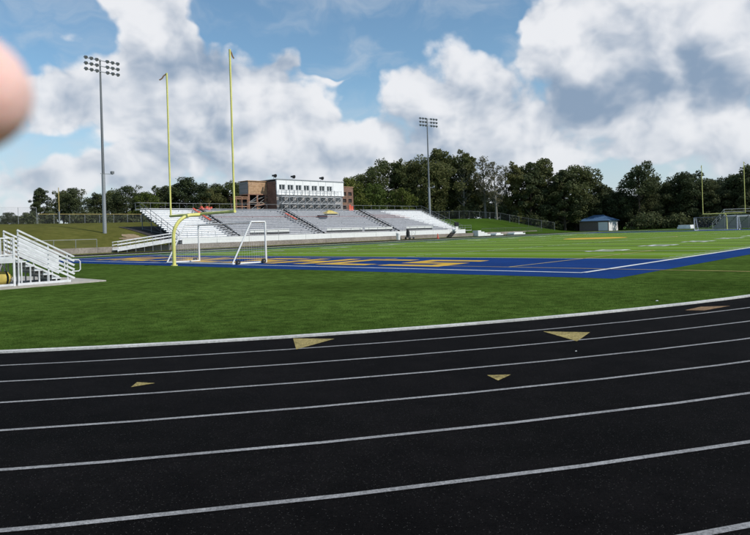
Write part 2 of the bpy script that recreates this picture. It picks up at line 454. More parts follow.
# painted exchange-zone triangles
TRI = [(('arrow'), [(26.52,-14.72),(27.32,-15.32),(27.12,-14.38)]), ('arrow', [(29.435,-12.046),(30.264,-12.584),(30.076,-11.755)]),
       ('arrow', [(30.412,-15.114),(30.653,-15.265),(30.615,-14.938)]), ('arrow', [(27.549,-17.895),(27.369,-17.735),(27.594,-17.631)]),
       ('rust', [(30.42,-8.45),(30.50,-7.80),(30.92,-7.38),(30.72,-8.32)])]
for mname, pts in TRI:
    MB().poly([(x, y, .0112) for x, y in pts]).build('lane_arrow', mname, track)

# ------------------------------------------------------------------ football field
SW, FL = 24.384, 109.728
fld = MB().poly([(-SW,0,.008),(SW,0,.008),(SW,FL,.008),(-SW,FL,.008)]).build('field_turf', 'turf')
tag(fld, kind='structure')
BW = 1.95
b = MB()
z = .0075
b.poly([(-SW-BW,-BW,z),(SW+BW,-BW,z),(SW+BW,0,z),(-SW-BW,0,z)])
b.poly([(SW,0,z),(SW+BW,0,z),(SW+BW,FL,z),(SW,FL,z)])
b.poly([(-SW-BW,0,z),(-SW,0,z),(-SW,FL,z),(-SW-BW,FL,z)])
b.poly([(-SW-BW,FL,z),(SW+BW,FL,z),(SW+BW,FL+BW,z),(-SW-BW,FL+BW,z)])
b.build('blue_border', 'blue', fld)
for y0, y1 in ((0, 9.144), (FL-9.144, FL)):
    MB().poly([(-SW,y0,.012),(SW,y0,.012),(SW,y1,.012),(-SW,y1,.012)]).build('end_zone', 'blue', fld)
def strip(x0, x1, y0, y1, m='line', nm='field_line', z=.016):
    return MB().poly([(x0,y0,z),(x1,y0,z),(x1,y1,z),(x0,y1,z)]).build(nm, m, fld)
w = .10
strip(-SW, SW, -w, w); strip(-SW, SW, FL-w, FL+w)
for s in (-1, 1): strip(s*SW-.11, s*SW+.11, w, FL-w)
for k in range(21):
    strip(-SW+.12, SW-.12, 9.144+k*4.572-.06, 9.144+k*4.572+.06)
b = MB()
for k in range(1, 100):
    if k % 5 == 0: continue
    y = 9.144+k*.9144
    for x in (-SW+.5, -8.1, 8.1, SW-.5): b.bb(x-.3, x+.3, y-.05, y+.05, .013, .016)
tag(b.build('hash_mark', 'line', fld), kind='stuff')
# yard numbers
def digit(b, ch, ox, oy, sx, sy, z):
    """block digit: strokes on a 4x6 grid; text right = +Y on the near side, up = -X"""
    S = {'0': [(0,0,4,1),(0,5,4,6),(0,1,1,5),(3,1,4,5)], '1': [(1.5,0,2.5,6),(.6,4.2,1.5,5.2)],
         '2': [(0,0,4,1),(0,1,1,3),(0,3,4,3.9),(3,3.9,4,5),(0,5,4,6)], '3': [(0,0,4,1),(0,5,4,6),(1,2.6,3,3.5),(3,1,4,5)],
         '4': [(2.6,0,3.6,6),(0,2,2.6,3),(0,3,1,6)], '5': [(0,0,4,1),(3,1,4,2.6),(0,2.6,4,3.5),(0,3.5,1,5),(0,5,4,6)]}[ch]
    for x0, y0, x1, y1 in S:
        P = [(ox-sy*v, oy+sx*u) for u, v in ((x0,y0),(x1,y0),(x1,y1),(x0,y1))]
        b.poly([(x, y, z) for x, y in P])
for k in range(1, 10):
    n = k if k <= 5 else 10-k
    y = 9.144+k*9.144
    for s in (1, -1):
        b = MB()
        for ch, off in ((str(n), -1.65), ('0', .35)):
            digit(b, ch, 18.2, off, .33, .31, .0185)
        b.v = [(x*s, y+yy*s, zz) for x, yy, zz in b.v]
        b.build('yard_number', 'line', fld)
# soccer markings
YS = 2.05
tl = 'tanline'
strip(-32.0, 32.0, YS-.06, YS+.06, tl, 'soccer_line', .020)
for s in (-1, 1):
    strip(s*20.16-.06, s*20.16+.06, YS+.06, YS+16.5, tl, 'soccer_line', .020)
    strip(s*9.16-.06, s*9.16+.06, YS+.06, YS+5.5, tl, 'soccer_line', .020)
strip(-20.22, 20.22, YS+16.44, YS+16.56, tl, 'soccer_line', .0205)
strip(-9.22, 9.22, YS+5.44, YS+5.56, tl, 'soccer_line', .0205)
b = MB(); n = 64
for i in range(n):
    a0, a1 = 2*math.pi*i/n, 2*math.pi*(i+1)/n
    b.poly([((9.15+dr)*math.cos(a), FL/2+(9.15+dr)*math.sin(a), .020) for a, dr in ((a0,-.07),(a0,.07),(a1,.07),(a1,-.07))])
b.build('soccer_line', tl, fld)
b = MB(); b.poly([(3.6*math.cos(2*math.pi*i/40), FL/2+4.4*math.sin(2*math.pi*i/40), .020) for i in range(40)])
b.build('midfield_emblem', 'gold', fld)
# gold block lettering in the end zone (letters up = +Y, read from behind the end line)
GL = {
 'a': [((0,0),(1.1,0),(1.1,6),(0,6)), ((1.1,4.8),(4,4.8),(4,6),(1.1,6)), ((1.1,0),(4,0),(4,1.2),(1.1,1.2))],
 'b': [((0,0),(1.1,0),(1.1,6),(0,6)), ((2.9,0),(4,0),(4,6),(2.9,6)), ((1.1,2.4),(2.9,2.4),(2.9,3.5),(1.1,3.5))],
 'c': [((0,0),(4,0),(4,1.2),(0,1.2)), ((2.9,1.2),(4,1.2),(4,3.5),(2.9,3.5)), ((0,2.4),(2.9,2.4),(2.9,3.5),(0,3.5)), ((0,3.5),(1.1,3.5),(1.1,6),(0,6)), ((1.1,4.8),(4,4.8),(4,6),(1.1,6))],
}
for i, ch in enumerate('babacbac'):
    x0 = -18.6 + i*4.55
    b = MB(); wb = MB()
    for P in GL[ch]:
        b.poly([(x0+u*.92-.10*v, 1.45+v*.84, .0195) for u, v in P])
    b.build('end_zone_letter', 'gold', fld)

# grass blades of the apron near the track edge
def blades():
    n = 260000
    r = R0 - .1 - RNG.gamma(1.1, 3.6, n); a = RNG.uniform(math.radians(228), math.radians(350), n)
    x = r*np.cos(a); y = YC0 + r*np.sin(a)
    ok = (r > 0) & ~((y > -BW-.05) & (x < SW+BW+.05)) & (np.hypot(x-CAM.x, y-CAM.y) < 32) & ~((x > 1) & (x < 11) & (y > -19) & (y < -9))
    x, y = x[ok], y[ok]; n = len(x)
    h = RNG.uniform(.012, .034, n); t = RNG.uniform(0, 2*math.pi, n); wd = RNG.uniform(.002, .005, n)
    lx, ly = RNG.normal(0, .014, n), RNG.normal(0, .014, n)
    v = np.empty((n, 3, 3))
    v[:, 0] = np.stack([x-np.cos(t)*wd, y-np.sin(t)*wd, np.full(n, .002)], 1)
    v[:, 1] = np.stack([x+np.cos(t)*wd, y+np.sin(t)*wd, np.full(n, .002)], 1)
    v[:, 2] = np.stack([x+lx, y+ly, h], 1)
    me = bpy.data.meshes.new('grass_blades')
    me.from_pydata(v.reshape(-1, 3).tolist(), [], np.arange(n*3).reshape(-1, 3).tolist())
    me.materials.append(MT['blade'])
    tag(link('grass_blades', me), 'short green grass blades between the black track and blue end zone', 'grass', kind='stuff')
blades()

# ------------------------------------------------------------------ football goal
def football_goal():
    g = empty('football_goal', (0,0,0), 'yellow gooseneck football goal with two tall uprights beside the white staircase end of the field', 'football goal', 'football goals')
    pts = [(0,-1.85,0),(0,-1.85,1.7)]
    for i in range(1, 11):
        a = math.pi/2*i/10
        pts.append((0, -1.85+1.30*(1-math.cos(a)), 1.7+1.28*math.sin(a)))
    pts.append((0,-.05,3.0))
    MB().tube(pts, .105, 12).build('gooseneck', 'yellow', g, True)
    MB().tube([(0,-1.85,0),(0,-1.85,.06)], .2, 12).build('base_plate', 'yellow', g, True)
    MB().tube([(-3.62,0,3.05),(3.62,0,3.05)], .085, 10).build('crossbar', 'yellow', g, True)
    for s in (-1, 1):
        u = MB().tube([(s*3.556,0,2.98),(s*3.556,0,12.3)], .058, 10).build('upright', 'yellow', g, True)
        e = (s*3.556, 0, 12.28)
        d = Vector((-.25,-.40,-.48)) if s < 0 else Vector((.08,.22,-.52))
        rb = MB(); p = Vector(e); prev = p
        for i in range(5):
            q = p + d*(i+1)/5 + Vector((0, 0, .04*math.sin(i*2)))
            rb.bar(prev, q, .01, .085); prev = q
        rb.build('wind_ribbon', 'ribbon', u)
    return g
g1 = football_goal()
g2 = copy_tree(g1)
g2.location = (0, FL, 0); g2.rotation_euler = (0, 0, math.pi)
g1['label'] = 'large yellow gooseneck football goal standing at the lettered blue end zone'
g2['label'] = 'distant yellow football goal standing before the dark trees and small bleachers'

# ------------------------------------------------------------------ soccer goal
def soccer_goal():
    g = empty('soccer_goal', (0,YS,0), '', 'soccer goal', 'soccer goals')
    W, H, D1, D2 = 3.66, 2.44, 1.0, 2.35
    for s in (-1, 1):
        MB().tube([(s*W,0,.03),(s*W,0,H)], .06, 10).build('post', 'white', g, True)
        MB().tube([(s*W,0,H),(s*W,-D1,H)], .045, 8).build('top_bar', 'white', g, True)
        MB().tube([(s*W,-D1,H),(s*W,-D2,.06)], .045, 8).build('brace', 'white', g, True)
        MB().tube([(s*W,0,.06),(s*W,-D2,.06)], .05, 8).build('base_bar', 'white', g, True)
        for yy in (-.25, -D2+.3):
            wl = MB().tube([(s*W+s*.06,yy,.14),(s*W+s*.16,yy,.14)], .14, 14).build('wheel', 'rubber', g, True)
            MB().tube([(s*W+s*.05,yy,.14),(s*W+s*.17,yy,.14)], .045, 8).build('rim', 'steel', wl, True)
    MB().tube([(-W,0,H),(W,0,H)], .055, 10).build('crossbar', 'steel', g, True)
    MB().tube([(-W,-D2,.06),(W,-D2,.06)], .045, 8).build('back_bar', 'white', g, True)
    nb = MB(); st = .16; t = .0032
    def strand(a, b): nb.bar(a, b, t, t)
    for i in range(int(2*W/st)+1):
        x = -W + i*st
        strand((x,0,H),(x,-D1,H)); strand((x,-D1,H),(x,-D2,.06))
    L_ = math.hypot(D2-D1, H); k = int(L_/st)
    for i in range(k+1):
        f = i/k; strand((-W,-D1-(D2-D1)*f,H-(H-.06)*f),(W,-D1-(D2-D1)*f,H-(H-.06)*f))
    for i in range(int(D1/st)): strand((-W,-i*st,H),(W,-i*st,H))
    for s in (-1, 1):
        for i in range(1, 15):
            zz = H*i/15; strand((s*W,0,zz),(s*W,-D2+(D2-D1)*zz/H,zz))
        for i in range(1, 14):
            yy = -D2*i/14; strand((s*W,yy,.06),(s*W,yy,min(H,(D2+yy)/(D2-D1)*H)))
    tag(nb.build('net', 'net', g), kind='stuff')
    return g
s1 = soccer_goal()
s1['label'] = 'white wheeled soccer goal with sloping braces parked in the blue end zone'
s2 = copy_tree(s1); s2.location = (-1.2, FL-1.0, 0); s2.rotation_euler = (0,0,math.pi)
s2['label'] = 'distant pale soccer goal below the far yellow crossbar'

# ------------------------------------------------------------------ floodlight masts
def mast():
    g = empty('floodlight_mast', (0,0,0), '', 'floodlight mast', 'floodlight masts beside the grandstand')
    HT = 24.2
    MB().tube([(0,0,-.3),(0,0,8.2)], [.27,.24], 12).build('pole_base', 'galv', g, True)
    MB().tube([(0,0,8.2),(0,0,16),(0,0,HT)], [.20,.16,.11], 12).build('pole', 'steel', g, True)
    bx = MB().bb(-.05,.05,-.4,1.5,8.25,8.34).build('step_bracket', 'galv', g)
    MB().bb(-.18,.18,1.2,1.6,8.34,8.7).build('junction_box', 'steel', bx)
    for r_ in range(3):
        zz = HT-.15 - r_*.78
        arm = MB().bb(.10,.20,-2.5,2.5,zz-.05,zz+.05).build('cross_arm', 'galv', g)
        for k in range(7):
            yy = -2.4+k*.8
            if k == 3: continue
            l = MB()
            c = Vector((.45, yy, zz-.02)); ax = Vector((.80,0,-.60)).normalized()
            l.tube([c-ax*.30, c-ax*.12, c+ax*.16], [.08,.17,.26], 10)
            lo = l.build('lamp', 'lamp', arm, True)
            # glare visor
    return g
mA = mast(); mA.location = (-54.3, 18.2, terrain(-54.3,18.2)); mA.rotation_euler = (0,0,R(8))
mA['label'] = 'tall steel floodlight mast standing on the grassy bank below the baseball fence'
mB = copy_tree(mA); mB.location = (-57.6, 95.2, terrain(-57.6,95.2)); mB.rotation_euler = (0,0,R(-12))
mB['label'] = 'steel floodlight mast behind the sloping end rail of the grandstand, against trees'

# ------------------------------------------------------------------ retaining wall
rw = empty('retaining_wall', (-44.9, 50, 0), 'long low brown concrete retaining wall along the far side of the track', 'wall')
me = MB().bb(-.15,.15,-2.99,2.99,-.1,.72).mesh('wall_panel', MT['concrete'])
for k in range(24):
    link('wall_panel', me, rw, (RNG.uniform(-.01,.01), -70+k*6.0, RNG.uniform(-.012,.012)))

# ------------------------------------------------------------------ grandstand
GX0, GX1, GY0, GY1, GZ0 = -45.6, -56.6, 24.6, 91.0, 1.35
NR = 16; TR = (GX0-GX1)/NR; RS = 4.62/NR
AISLE = [34.0, 51.0, 70.2]; AW = .75
gs = empty('grandstand', (-51, 56.5, 0), 'long white and grey aluminium grandstand with sixteen rows along the far sideline', 'grandstand')
GO = Vector((-51, 56.5, 0))
def gpart(b, name, m, parent=None, smooth=False):
    off = GO
    b.v = [(x-off.x, y-off.y, z-off.z) for x, y, z in b.v]
    return b.build(name, m, parent or gs, smooth)
edges = [GY0] + [v for a in AISLE for v in (a-AW, a+AW)] + [GY1]
secs = [(edges[2*i], edges[2*i+1]) for i in range(4)]
for si, (ya, yb) in enumerate(secs):
    for k in range(NR):
        x = GX0 - k*TR; zz = GZ0 + k*RS
        pale = si == 0
        def cut(y0, y1, m1, m2, m1r):
            fb = MB(); fb.bb(x-TR+.01, x-.01, y0, y1, zz-.05, zz)
            fb.bb(x-TR+.012, x-TR+.035, y0, y1, zz+.001, zz+RS-.052)
            fo = gpart(fb, 'footboard', m2)
            bb_ = MB(); bb_.bb(x-TR+.02, x-TR+.34, y0, y1, zz+.43, zz+.47)
            bo = gpart(bb_, 'bench', m1)
        if si == 3:   # the end block beyond a ragged line is pale
            ysp = min(yb-2, ya + 6.5 + (NR-1-k)*.72)
            red = 9 <= k <= 11
            cut(ya, ysp, 'seatred' if red else 'seat', 'riser', None); cut(ysp+.02, yb, 'seatwhite', 'riserwhite', None)
        elif pale: cut(ya, yb, 'seatwhite', 'riserwhite', None)
        else: cut(ya, yb, 'seatred' if k == 10 else ('seatwhite' if k < 2 else 'seat'), 'riser', None)
ZT_ = GZ0+NR*RS
# aisles: steps with dark nosing, orange tape on upper part of the first two
for i, a in enumerate(AISLE):
    b = MB(); nb = MB()
    for k in range(NR):
        x = GX0-k*TR; zz = GZ0+k*RS
        b.bb(x-TR+.01, x-.01, a-AW+.01, a+AW-.01, zz-.05, zz)
        b.bb(x-TR*.5, x-TR+.01, a-AW+.05, a+AW-.05, zz+.0, zz+RS*.5)
        nb.bb(x-.10, x-.012, a-AW*.6, a+AW*.6, zz+.001, zz+.014)
        nb.bb(x-TR*.62, x-TR*.5, a-AW*.6, a+AW*.6, zz+RS*.5-.06, zz+RS*.5+.012)
    gpart(b, 'aisle_step', 'riser'); gpart(nb, 'step_nosing', 'black')
    r_ = MB()
    for k0, k1, in ((1, 7), (8, 15)):
        P = [(GX0-k*TR-TR*.5, a, GZ0+k*RS+.95) for k in (k0, k1)]
        r_.tube(P, .035, 6)
        for k in range(k0, k1+1, 2): r_.tube([(GX0-k*TR-TR*.5, a, GZ0+k*RS+.14),(GX0-k*TR-TR*.5, a, GZ0+k*RS+.95)], .028, 6)
    gpart(r_, 'aisle_rail', 'black', None, True)
    for sd in (-1, 1):
        gpart(MB().bar((GX0-.1, a+sd*(AW-.03), GZ0+.22), (GX1, a+sd*(AW-.03), ZT_+.10), .04, .20 if sd > 0 else .1), 'aisle_shade_board', 'black' if sd > 0 else 'galv')  # boards added along the aisle; the black one paints its shadow gap
# back walk and rail
gpart(MB().bb(GX1-1.6, GX1-.01, GY0, GY1, GZ0+NR*RS-.06, GZ0+NR*RS), 'back_walk', 'seatwhite')
ZT = GZ0+NR*RS
def railing(pts, h, step, name, m='galv', levels=(1.0, .52), r=.035, post=True):
    """a run of rails and posts along 3D points, posts parented as sub-parts"""
    rb = MB()
    for a, b_ in zip(pts, pts[1:]):
        for l in levels: rb.tube([Vector(a)+Vector((0,0,h*l)), Vector(b_)+Vector((0,0,h*l))], r, 6)
    ro = gpart(rb, name, m, None, True)
    for a, b_ in zip(pts, pts[1:]):
        a, b_ = Vector(a), Vector(b_); n = max(1, int((b_-a).length/step))
        for j in range(n+1):
            p = a+(b_-a)*j/n
            pb = MB().tube([p, p+Vector((0,0,h+.02))], r*.9, 6)
            pb.v = [(x-GO.x, y-GO.y, z) for x, y, z in pb.v]
            pb.build('rail_post', m, ro, True)
    return ro
railing([(GX1-1.5, GY0, ZT), (GX1-1.5, GY1, ZT)], 1.1, 2.4, 'back_rail', 'steel', (1., .12))
for y in (GY0+.02, GY1-.02):
    railing([(GX0, y, GZ0), (GX1, y, ZT), (GX1-1.45, y, ZT)], 1.1, 1.6, 'side_rail', 'steel', (1., .5))
# front walk, fascia and rail
gpart(MB().bb(GX0+.02, GX0+1.35-.65, GY0-1.5, GY1+2.4, GZ0-.06, GZ0-.001), 'front_walk', 'seatwhite')
for k in range(12):
    y0 = GY0+(GY1-GY0)*k/12
    gpart(MB().bb(GX0+.71, GX0+.75, y0+.02, y0+(GY1-GY0)/12-.02, .74, GZ0+.22), 'fascia_panel', 'white')
railing([(GX0+.66, GY0-1.4, GZ0), (GX0+.66, GY1+2.3, GZ0)], 1.05, 2.2, 'front_rail', 'galv', (1., .55), .022)
# white front guard panels; black panels added to paint the dark gap beneath
for y0, y1 in ((36.0, 43.5), (51.5, 60.0), (60.6, 68.0), (72.0, 80.0)):
    gpart(MB().bb(GX0+.55, GX0+.60, y0, y1, GZ0+.72, GZ0+1.12), 'guard_panel', 'white')
    gpart(MB().bb(GX0+.50, GX0+.54, y0, y1, GZ0+.40, GZ0+.70), 'dark_gap_panel', 'black')
# understructure
for k in range(12):
    y = GY0+.3+(GY1-GY0-.6)*k/11
    ub = MB()
    for j in range(0, NR+1, 4):
        x = GX0-j*TR; zt = GZ0+j*RS-.06
        ub.tube([(x,y,terrain(x,y)-.2),(x,y,zt)], .07, 6)
    ub.bar((GX0,y,GZ0-.50),(GX1,y,ZT-.50), .09, .16)
    ub.tube([(GX0-.3,y,.5),(GX1,y,ZT-1.2)], .035, 5); ub.tube([(GX0-4*TR,y,GZ0+4*RS-.55),(GX1,y,terrain(GX1,y)+.2)], .035, 5)
    gpart(ub, 'support_frame', 'steel')
# access ramp left
rp = empty('access_ramp', (-44.1, 18, 0), 'white aluminium access ramp with handrails leading up to the grandstand', 'ramp')
def rpart(b, name, m, sm=False):
    b.v = [(x+44.1, y-18, z) for x, y, z in b.v]; return b.build(name, m, rp, sm)
A0, A1 = (14.8, .30), (23.0, 1.28)
def rz(y): return A0[1]+(A1[1]-A0[1])*(y-A0[0])/(A1[0]-A0[0])
rpart(MB().bar((-44.0,14.8,rz(14.8)),(-44.0,23.0,rz(23.0)),1.5,.07), 'ramp_deck', 'alu')
for xx in (-44.72, -43.28):
    for l in (1.0, .62, .22):
        rpart(MB().tube([(xx,14.8,rz(14.8)+l),(xx,23.0,rz(23.0)+l)], .035 if l==1 else .045, 6), 'handrail', 'alu', True)
    for j in range(8):
        y = 14.9+j*1.15
        rpart(MB().tube([(xx,y,0),(xx,y,rz(y)+1.0)], .035, 6), 'ramp_post', 'galv', True)
    rpart(MB().bar((xx+.03,14.8,rz(14.8)-.02),(xx+.03,23,rz(23.)-.02),.04,.24), 'kick_plate', 'alu')

# stair at right end of the grandstand
es = empty('access_stair', (-44.4, 94.6, 0), 'white steps and landing at the open end of the grandstand', 'stairs')
for k in range(4):
    MB().bb(-.7,.7,-.6+k*1.2,-.6+k*1.2+1.18,0,1.2-.28*k).build('step_block', 'white', es)
# ------------------------------------------------------------------ press box
PX = -59.2
pb = empty('press_box', (PX, 60, 0), 'white panelled press box with a row of square windows above the grandstand', 'press box')
def ppart(b, name, m, par=None, sm=False):
    b.v = [(x-PX, y-60, z) for x, y, z in b.v]; return b.build(name, m, par or pb, sm)
Y0, Y1, ZB, ZP = 52.4, 69.4, ZT, 11.75
YM = 66.0   # end of window range
zf = 9.1
ppart(MB().bb(PX-5.5, PX-.3, Y0+.06, Y1-.06, terrain(PX-3,60)-.5, ZP-.25), 'core_wall', 'greywall')
ppart(MB().bb(PX-5.45, PX-.2, Y0+.0, Y0+.055, ZB-.4, ZP-.3), 'brick_end_wall', 'brick')
# upper storey front built round its windows
wy = [Y0+.55+j*1.98 for j in range(7)]; ww, wz0, wz1 = 1.42, 9.85, 10.85
fb = MB()
fb.bb(PX-.28, PX, Y0, Y1, zf, wz0); fb.bb(PX-.28, PX, Y0, Y1, wz1, ZP)
px = Y0
for y in wy:
    fb.bb(PX-.28, PX, px, y, wz0, wz1); px = y+ww
fb.bb(PX-.28, PX, px, Y1, wz0, wz1)
ppart(fb, 'front_panel', 'wallwhite')
for y in wy:
    wn = MB().bb(PX-.24, PX-.20, y+.01, y+ww-.01, wz0+.01, wz1-.01)
    wo = ppart(wn, 'window', 'glass')
    fr = MB()
    fr.bb(PX-.19, PX-.12, y+ww/2-.05, y+ww/2+.05, wz0+.07, wz1-.07); fr.bb(PX-.19, PX-.12, y+.001, y+ww-.001, wz0+.001, wz0+.07); fr.bb(PX-.19, PX-.12, y+.001, y+ww-.001, wz1-.07, wz1-.001)
    for yy in (y+.001, y+ww-.071): fr.bb(PX-.19, PX-.12, yy, yy+.07, wz0+.07, wz1-.07)
    fr.v = [(x-PX, yv-60, z) for x, yv, z in fr.v]; fr.build('window_frame', 'wallwhite', wo)
for k in range(1, 8):
    ppart(MB().bb(PX+.002, PX+.014, wy[0]+1.70+(k-1)*1.98-.02, wy[0]+1.70+(k-1)*1.98+.02, zf+.02, ZP-.02), 'panel_joint', 'galv')
ppart(MB().bb(PX-5.6, PX+.12, Y0-.1, Y1+.1, ZP-.0, ZP+.12), 'roof', 'galv')
# lower storeys: recessed wall with openings
for lvl, (za, zb) in enumerate(((ZB+.5, ZB+1.35), (ZB+1.95, ZB+2.75))):
    for j in range(8):
        y = Y0+.7+j*2.05
        ppart(MB().bb(PX-.298, PX-.25, y, y+1.25, za, zb), 'lower_window', 'glass')
ppart(MB().bb(PX-.299, PX+.10, Y0, Y1, zf-.16, zf-.002), 'floor_band', 'wallwhite')
# roof loudspeakers
for y in (52.0, 56.4, 63.6):
    o = empty('roof_loudspeaker', (PX-.4, y, ZP+.12), 'black horn loudspeaker on a short stand on the press box roof', 'loudspeaker', 'loudspeakers on the press box roof')
    MB().tube([(0,0,0),(0,.12,.55)], .035, 6).build('stand', 'galv', o, True)
    MB().tube([(-.2,.15,.62),(.10,.15,.60),(.42,.15,.50)], [.14,.22,.36], 10).build('horn', 'black', o, True)
    MB().bb(-.42,-.2,0,.3,.46,.76).build('driver', 'black', o)
# scaffolding along the press box front, one bay at a time
NB = 8; BLN = (YM+1.5-Y0)/NB
sc0 = empty('scaffold_bay', (PX+.2, Y0+.1, ZT), 'silver tube scaffold bay with cross braces and planks against the press box front', 'scaffolding', 'scaffold bays along the press box')
for x in (.10, 1.05):
    for y in (0, BLN-.08):
        MB().tube([(x,y,.0),(x,y,3.9)], .035, 6).build('standard', 'galv', sc0, True)
    for zz in (1.25, 2.55, 3.75):
        MB().tube([(x,0,zz),(x,BLN-.08,zz)], .03, 6).build('ledger', 'galv', sc0, True)
    for z0, z1 in ((.1, 1.25), (1.25, 2.55)):
        MB().tube([(x,0,z0),(x,BLN-.08,z1)], .024, 6).build('cross_brace', 'galv', sc0, True)
        MB().tube([(x,BLN-.08,z0),(x,0,z1)], .024, 6).build('cross_brace', 'galv', sc0, True)
for zz in (1.29, 2.59):
    for j in range(3):
        MB().bb(.13+j*.30, .40+j*.30, -.02, BLN-.10, zz, zz+.05).build('plank', 'seatwhite', sc0)
for k in range(1, NB):
    c = copy_tree(sc0); c.location = (PX+.2, Y0+.1+k*BLN, ZT)

# unfinished stair tower, left of the press box
tw = empty('stair_tower', (-63.4, 47, 0), 'unfinished brown stair tower with plywood top and open steel frame', 'tower')
def tpart(b, name, m, par=None, sm=False):
    b.v = [(x+63.4, y-47, z) for x, y, z in b.v]; return b.build(name, m, par or tw, sm)
TX0, TX1, TY0, TY1 = -62.2, -65.0, 48.2, 53.9
for k in range(5):
    tpart(MB().bb(TX0-.06+.004*k, TX0+.01*(k%2), TY0+.03, TY1, 9.2+k*.46, 9.2+k*.46+.445), 'plywood_board', 'wood')
tpart(MB().bb(TX1, TX0-.1, TY0, TY0+.06, 9.2, 11.45), 'side_siding', 'siding')
for k in range(3): tpart(MB().bb(TX1, TX0-.1, TY0-.035, TY0-.002, 9.4+k*.8, 9.4+k*.8+.10), 'siding_batten', 'steel')
tpart(MB().bb(TX1-.2, TX0+.15, TY0-.15, TY1+.1, 11.52, 11.64), 'roof', 'wood')
for x in (TX0-.15, TX1+.15):
    for y in (TY0+.15, TY0+2.0, TY0+3.9, TY1-.1):
        tpart(MB().bb(x-.14, x+.14, y-.14, y+.14, 3.0, 9.18), 'column', 'frame')
for zz in (6.05, 7.55, 9.05):
    tpart(MB().bb(TX1, TX0+.02, TY0-.02, TY1+.02, zz, zz+.16), 'floor_slab', 'frame' if zz > 9 else 'concrete')
tpart(MB().bb(TX1-.15, TX1-.02, TY0, TY1, 3.0, 9.2), 'back_wall', 'interior')
for k in range(3):
    z0 = 6.2 + k*1.5 if k < 2 else 4.6
    tpart(MB().bar((TX0-.6, TY0+.6, z0), (TX0-.6, TY1-1.2, z0+1.35), 1.0, .14), 'stair_flight', 'steel')
for y in (TY0+.3, TY0+2.6, TY0+4.9):
    for z0 in (6.25, 7.75):
        tpart(MB().tube([(TX0+.05,y,z0),(TX0+.05,y+2.0,z0+1.2)], .03, 5), 'brace', 'galv')
for j in range(16):
    y = TY0+.2+RNG.uniform(0, 6); z0 = RNG.choice([6.2, 7.0, 7.75, 8.4]); 
    if RNG.random() < .5: tpart(MB().bar((TX0+.08+.012*j,y,z0),(TX0+.08+.012*j,min(TY1,y+RNG.uniform(1,2.4)),z0+RNG.uniform(-.5,.7)),.05,RNG.uniform(.07,.16)), 'loose_board', 'wood' if j % 3 else 'frame')
    else: tpart(MB().bb(TX0-1.2-.01*j,TX0-1.1-.01*j,y,min(TY1,y+RNG.uniform(.5,1.6)),z0-.1,z0+RNG.uniform(.4,1.1)), 'stud_panel', ('frame','interior','brick')[j % 3])
# timber scaffold leaning on the left
ts = empty('timber_scaffold', (-62.4, 46.6, terrain(-62.4,46.6)), 'brown timber scaffold frame on the open side of the stair tower', 'scaffolding')
hz = 8.6-terrain(-62.4,46.6)
for y in (-1.2, 0, 1.2):
    for x in (-1.2, .4): MB().bb(x-.06,x+.06,y-.06,y+.06,-.2,hz).build('timber_post', 'frame', ts)
for zz in (1.5, 3.0, 4.4, hz-.1):
    for x in (-1.2, .4): MB().bb(x-.05,x+.05,-1.5,1.5,zz,zz+.1).build('timber_rail', 'frame', ts)
    MB().bb(-1.14,.34,-1.45,1.45,zz+.11,zz+.16).build('plank', 'wood', ts)

# brick tower, right
bt = empty('brick_tower', (-60.8, 71.1, 0), 'small brick tower with dark square openings adjoining the press box', 'tower')
def bpart(b, name, m, par=None):
    b.v = [(x+60.8, y-71.1, z) for x, y, z in b.v]; return b.build(name, m, par or bt)
bx0, by0, by1 = -59.9, 69.4, 72.8
wins = [(69.75, 70.75), (71.35, 72.35)]; lv = [(6.3, 7.1), (7.7, 8.5), (9.1, 9.9)]
fb = MB(); zc = 5.0
for za, zb in lv:
    fb.bb(bx0-.3, bx0, by0, by1, zc, za); fb.bb(bx0-.3, bx0, by0, wins[0][0], za, zb)
    fb.bb(bx0-.3, bx0, wins[0][1], wins[1][0], za, zb); fb.bb(bx0-.3, bx0, wins[1][1], by1, za, zb); zc = zb
fb.bb(bx0-.3, bx0, by0, by1, zc, 10.9)
bpart(fb, 'brick_front', 'brick')
bpart(MB().bb(bx0-4, bx0-.31, by0+.02, by1, 2.5, 10.85), 'brick_core', 'brick')
for ya, yb in wins:
    for za, zb in lv:
        bpart(MB().bb(bx0-.305, bx0-.2, ya+.01, yb-.01, za+.01, zb-.01), 'opening', 'interior')
        bpart(MB().bb(bx0-.05, bx0+.06, ya-.05, yb+.05, za-.09, za-.005), 'sill', 'wood')
bpart(MB().bb(bx0-4.1, bx0+.08, by0-.05, by1+.08, 10.91, 11.02), 'roof', 'wood')
# orange mesh barrier on the scaffold end
ob = empty('orange_barrier', (PX+1.7, 70.0, ZT), 'bright orange safety barrier by the end of the scaffold', 'barrier')
for k in range(2):
    MB().bb(-.04,.04,-.9+k*.62,-.32+k*.62,0,1.2-.25*k).build('mesh_panel', 'orange', ob)
    MB().tube([(.06,-.9+k*.62,0),(.06,-.9+k*.62,1.35)], .03, 6).build('stake', 'wood', ob, True)
ob2 = empty('orange_barrier', (GX1-.9, 36.3, ZT), 'crumpled orange safety netting on the top walk of the pale seating block', 'barrier')
b = MB()
for k in range(9):
    b.box((RNG.uniform(-.3,.3), -1.0+k*.26, .25+.16*math.sin(k*1.7)), (.4,.26,.3+.3*RNG.random()), Matrix.Rotation(RNG.uniform(-.5,.5),3,'X'))
b.build('netting', 'orange', ob2)
for k in range(2): MB().tube([(0,-.8+k*1.5,0),(0,-.8+k*1.5,1.2)], .03, 6).build('stake', 'wood', ob2, True)
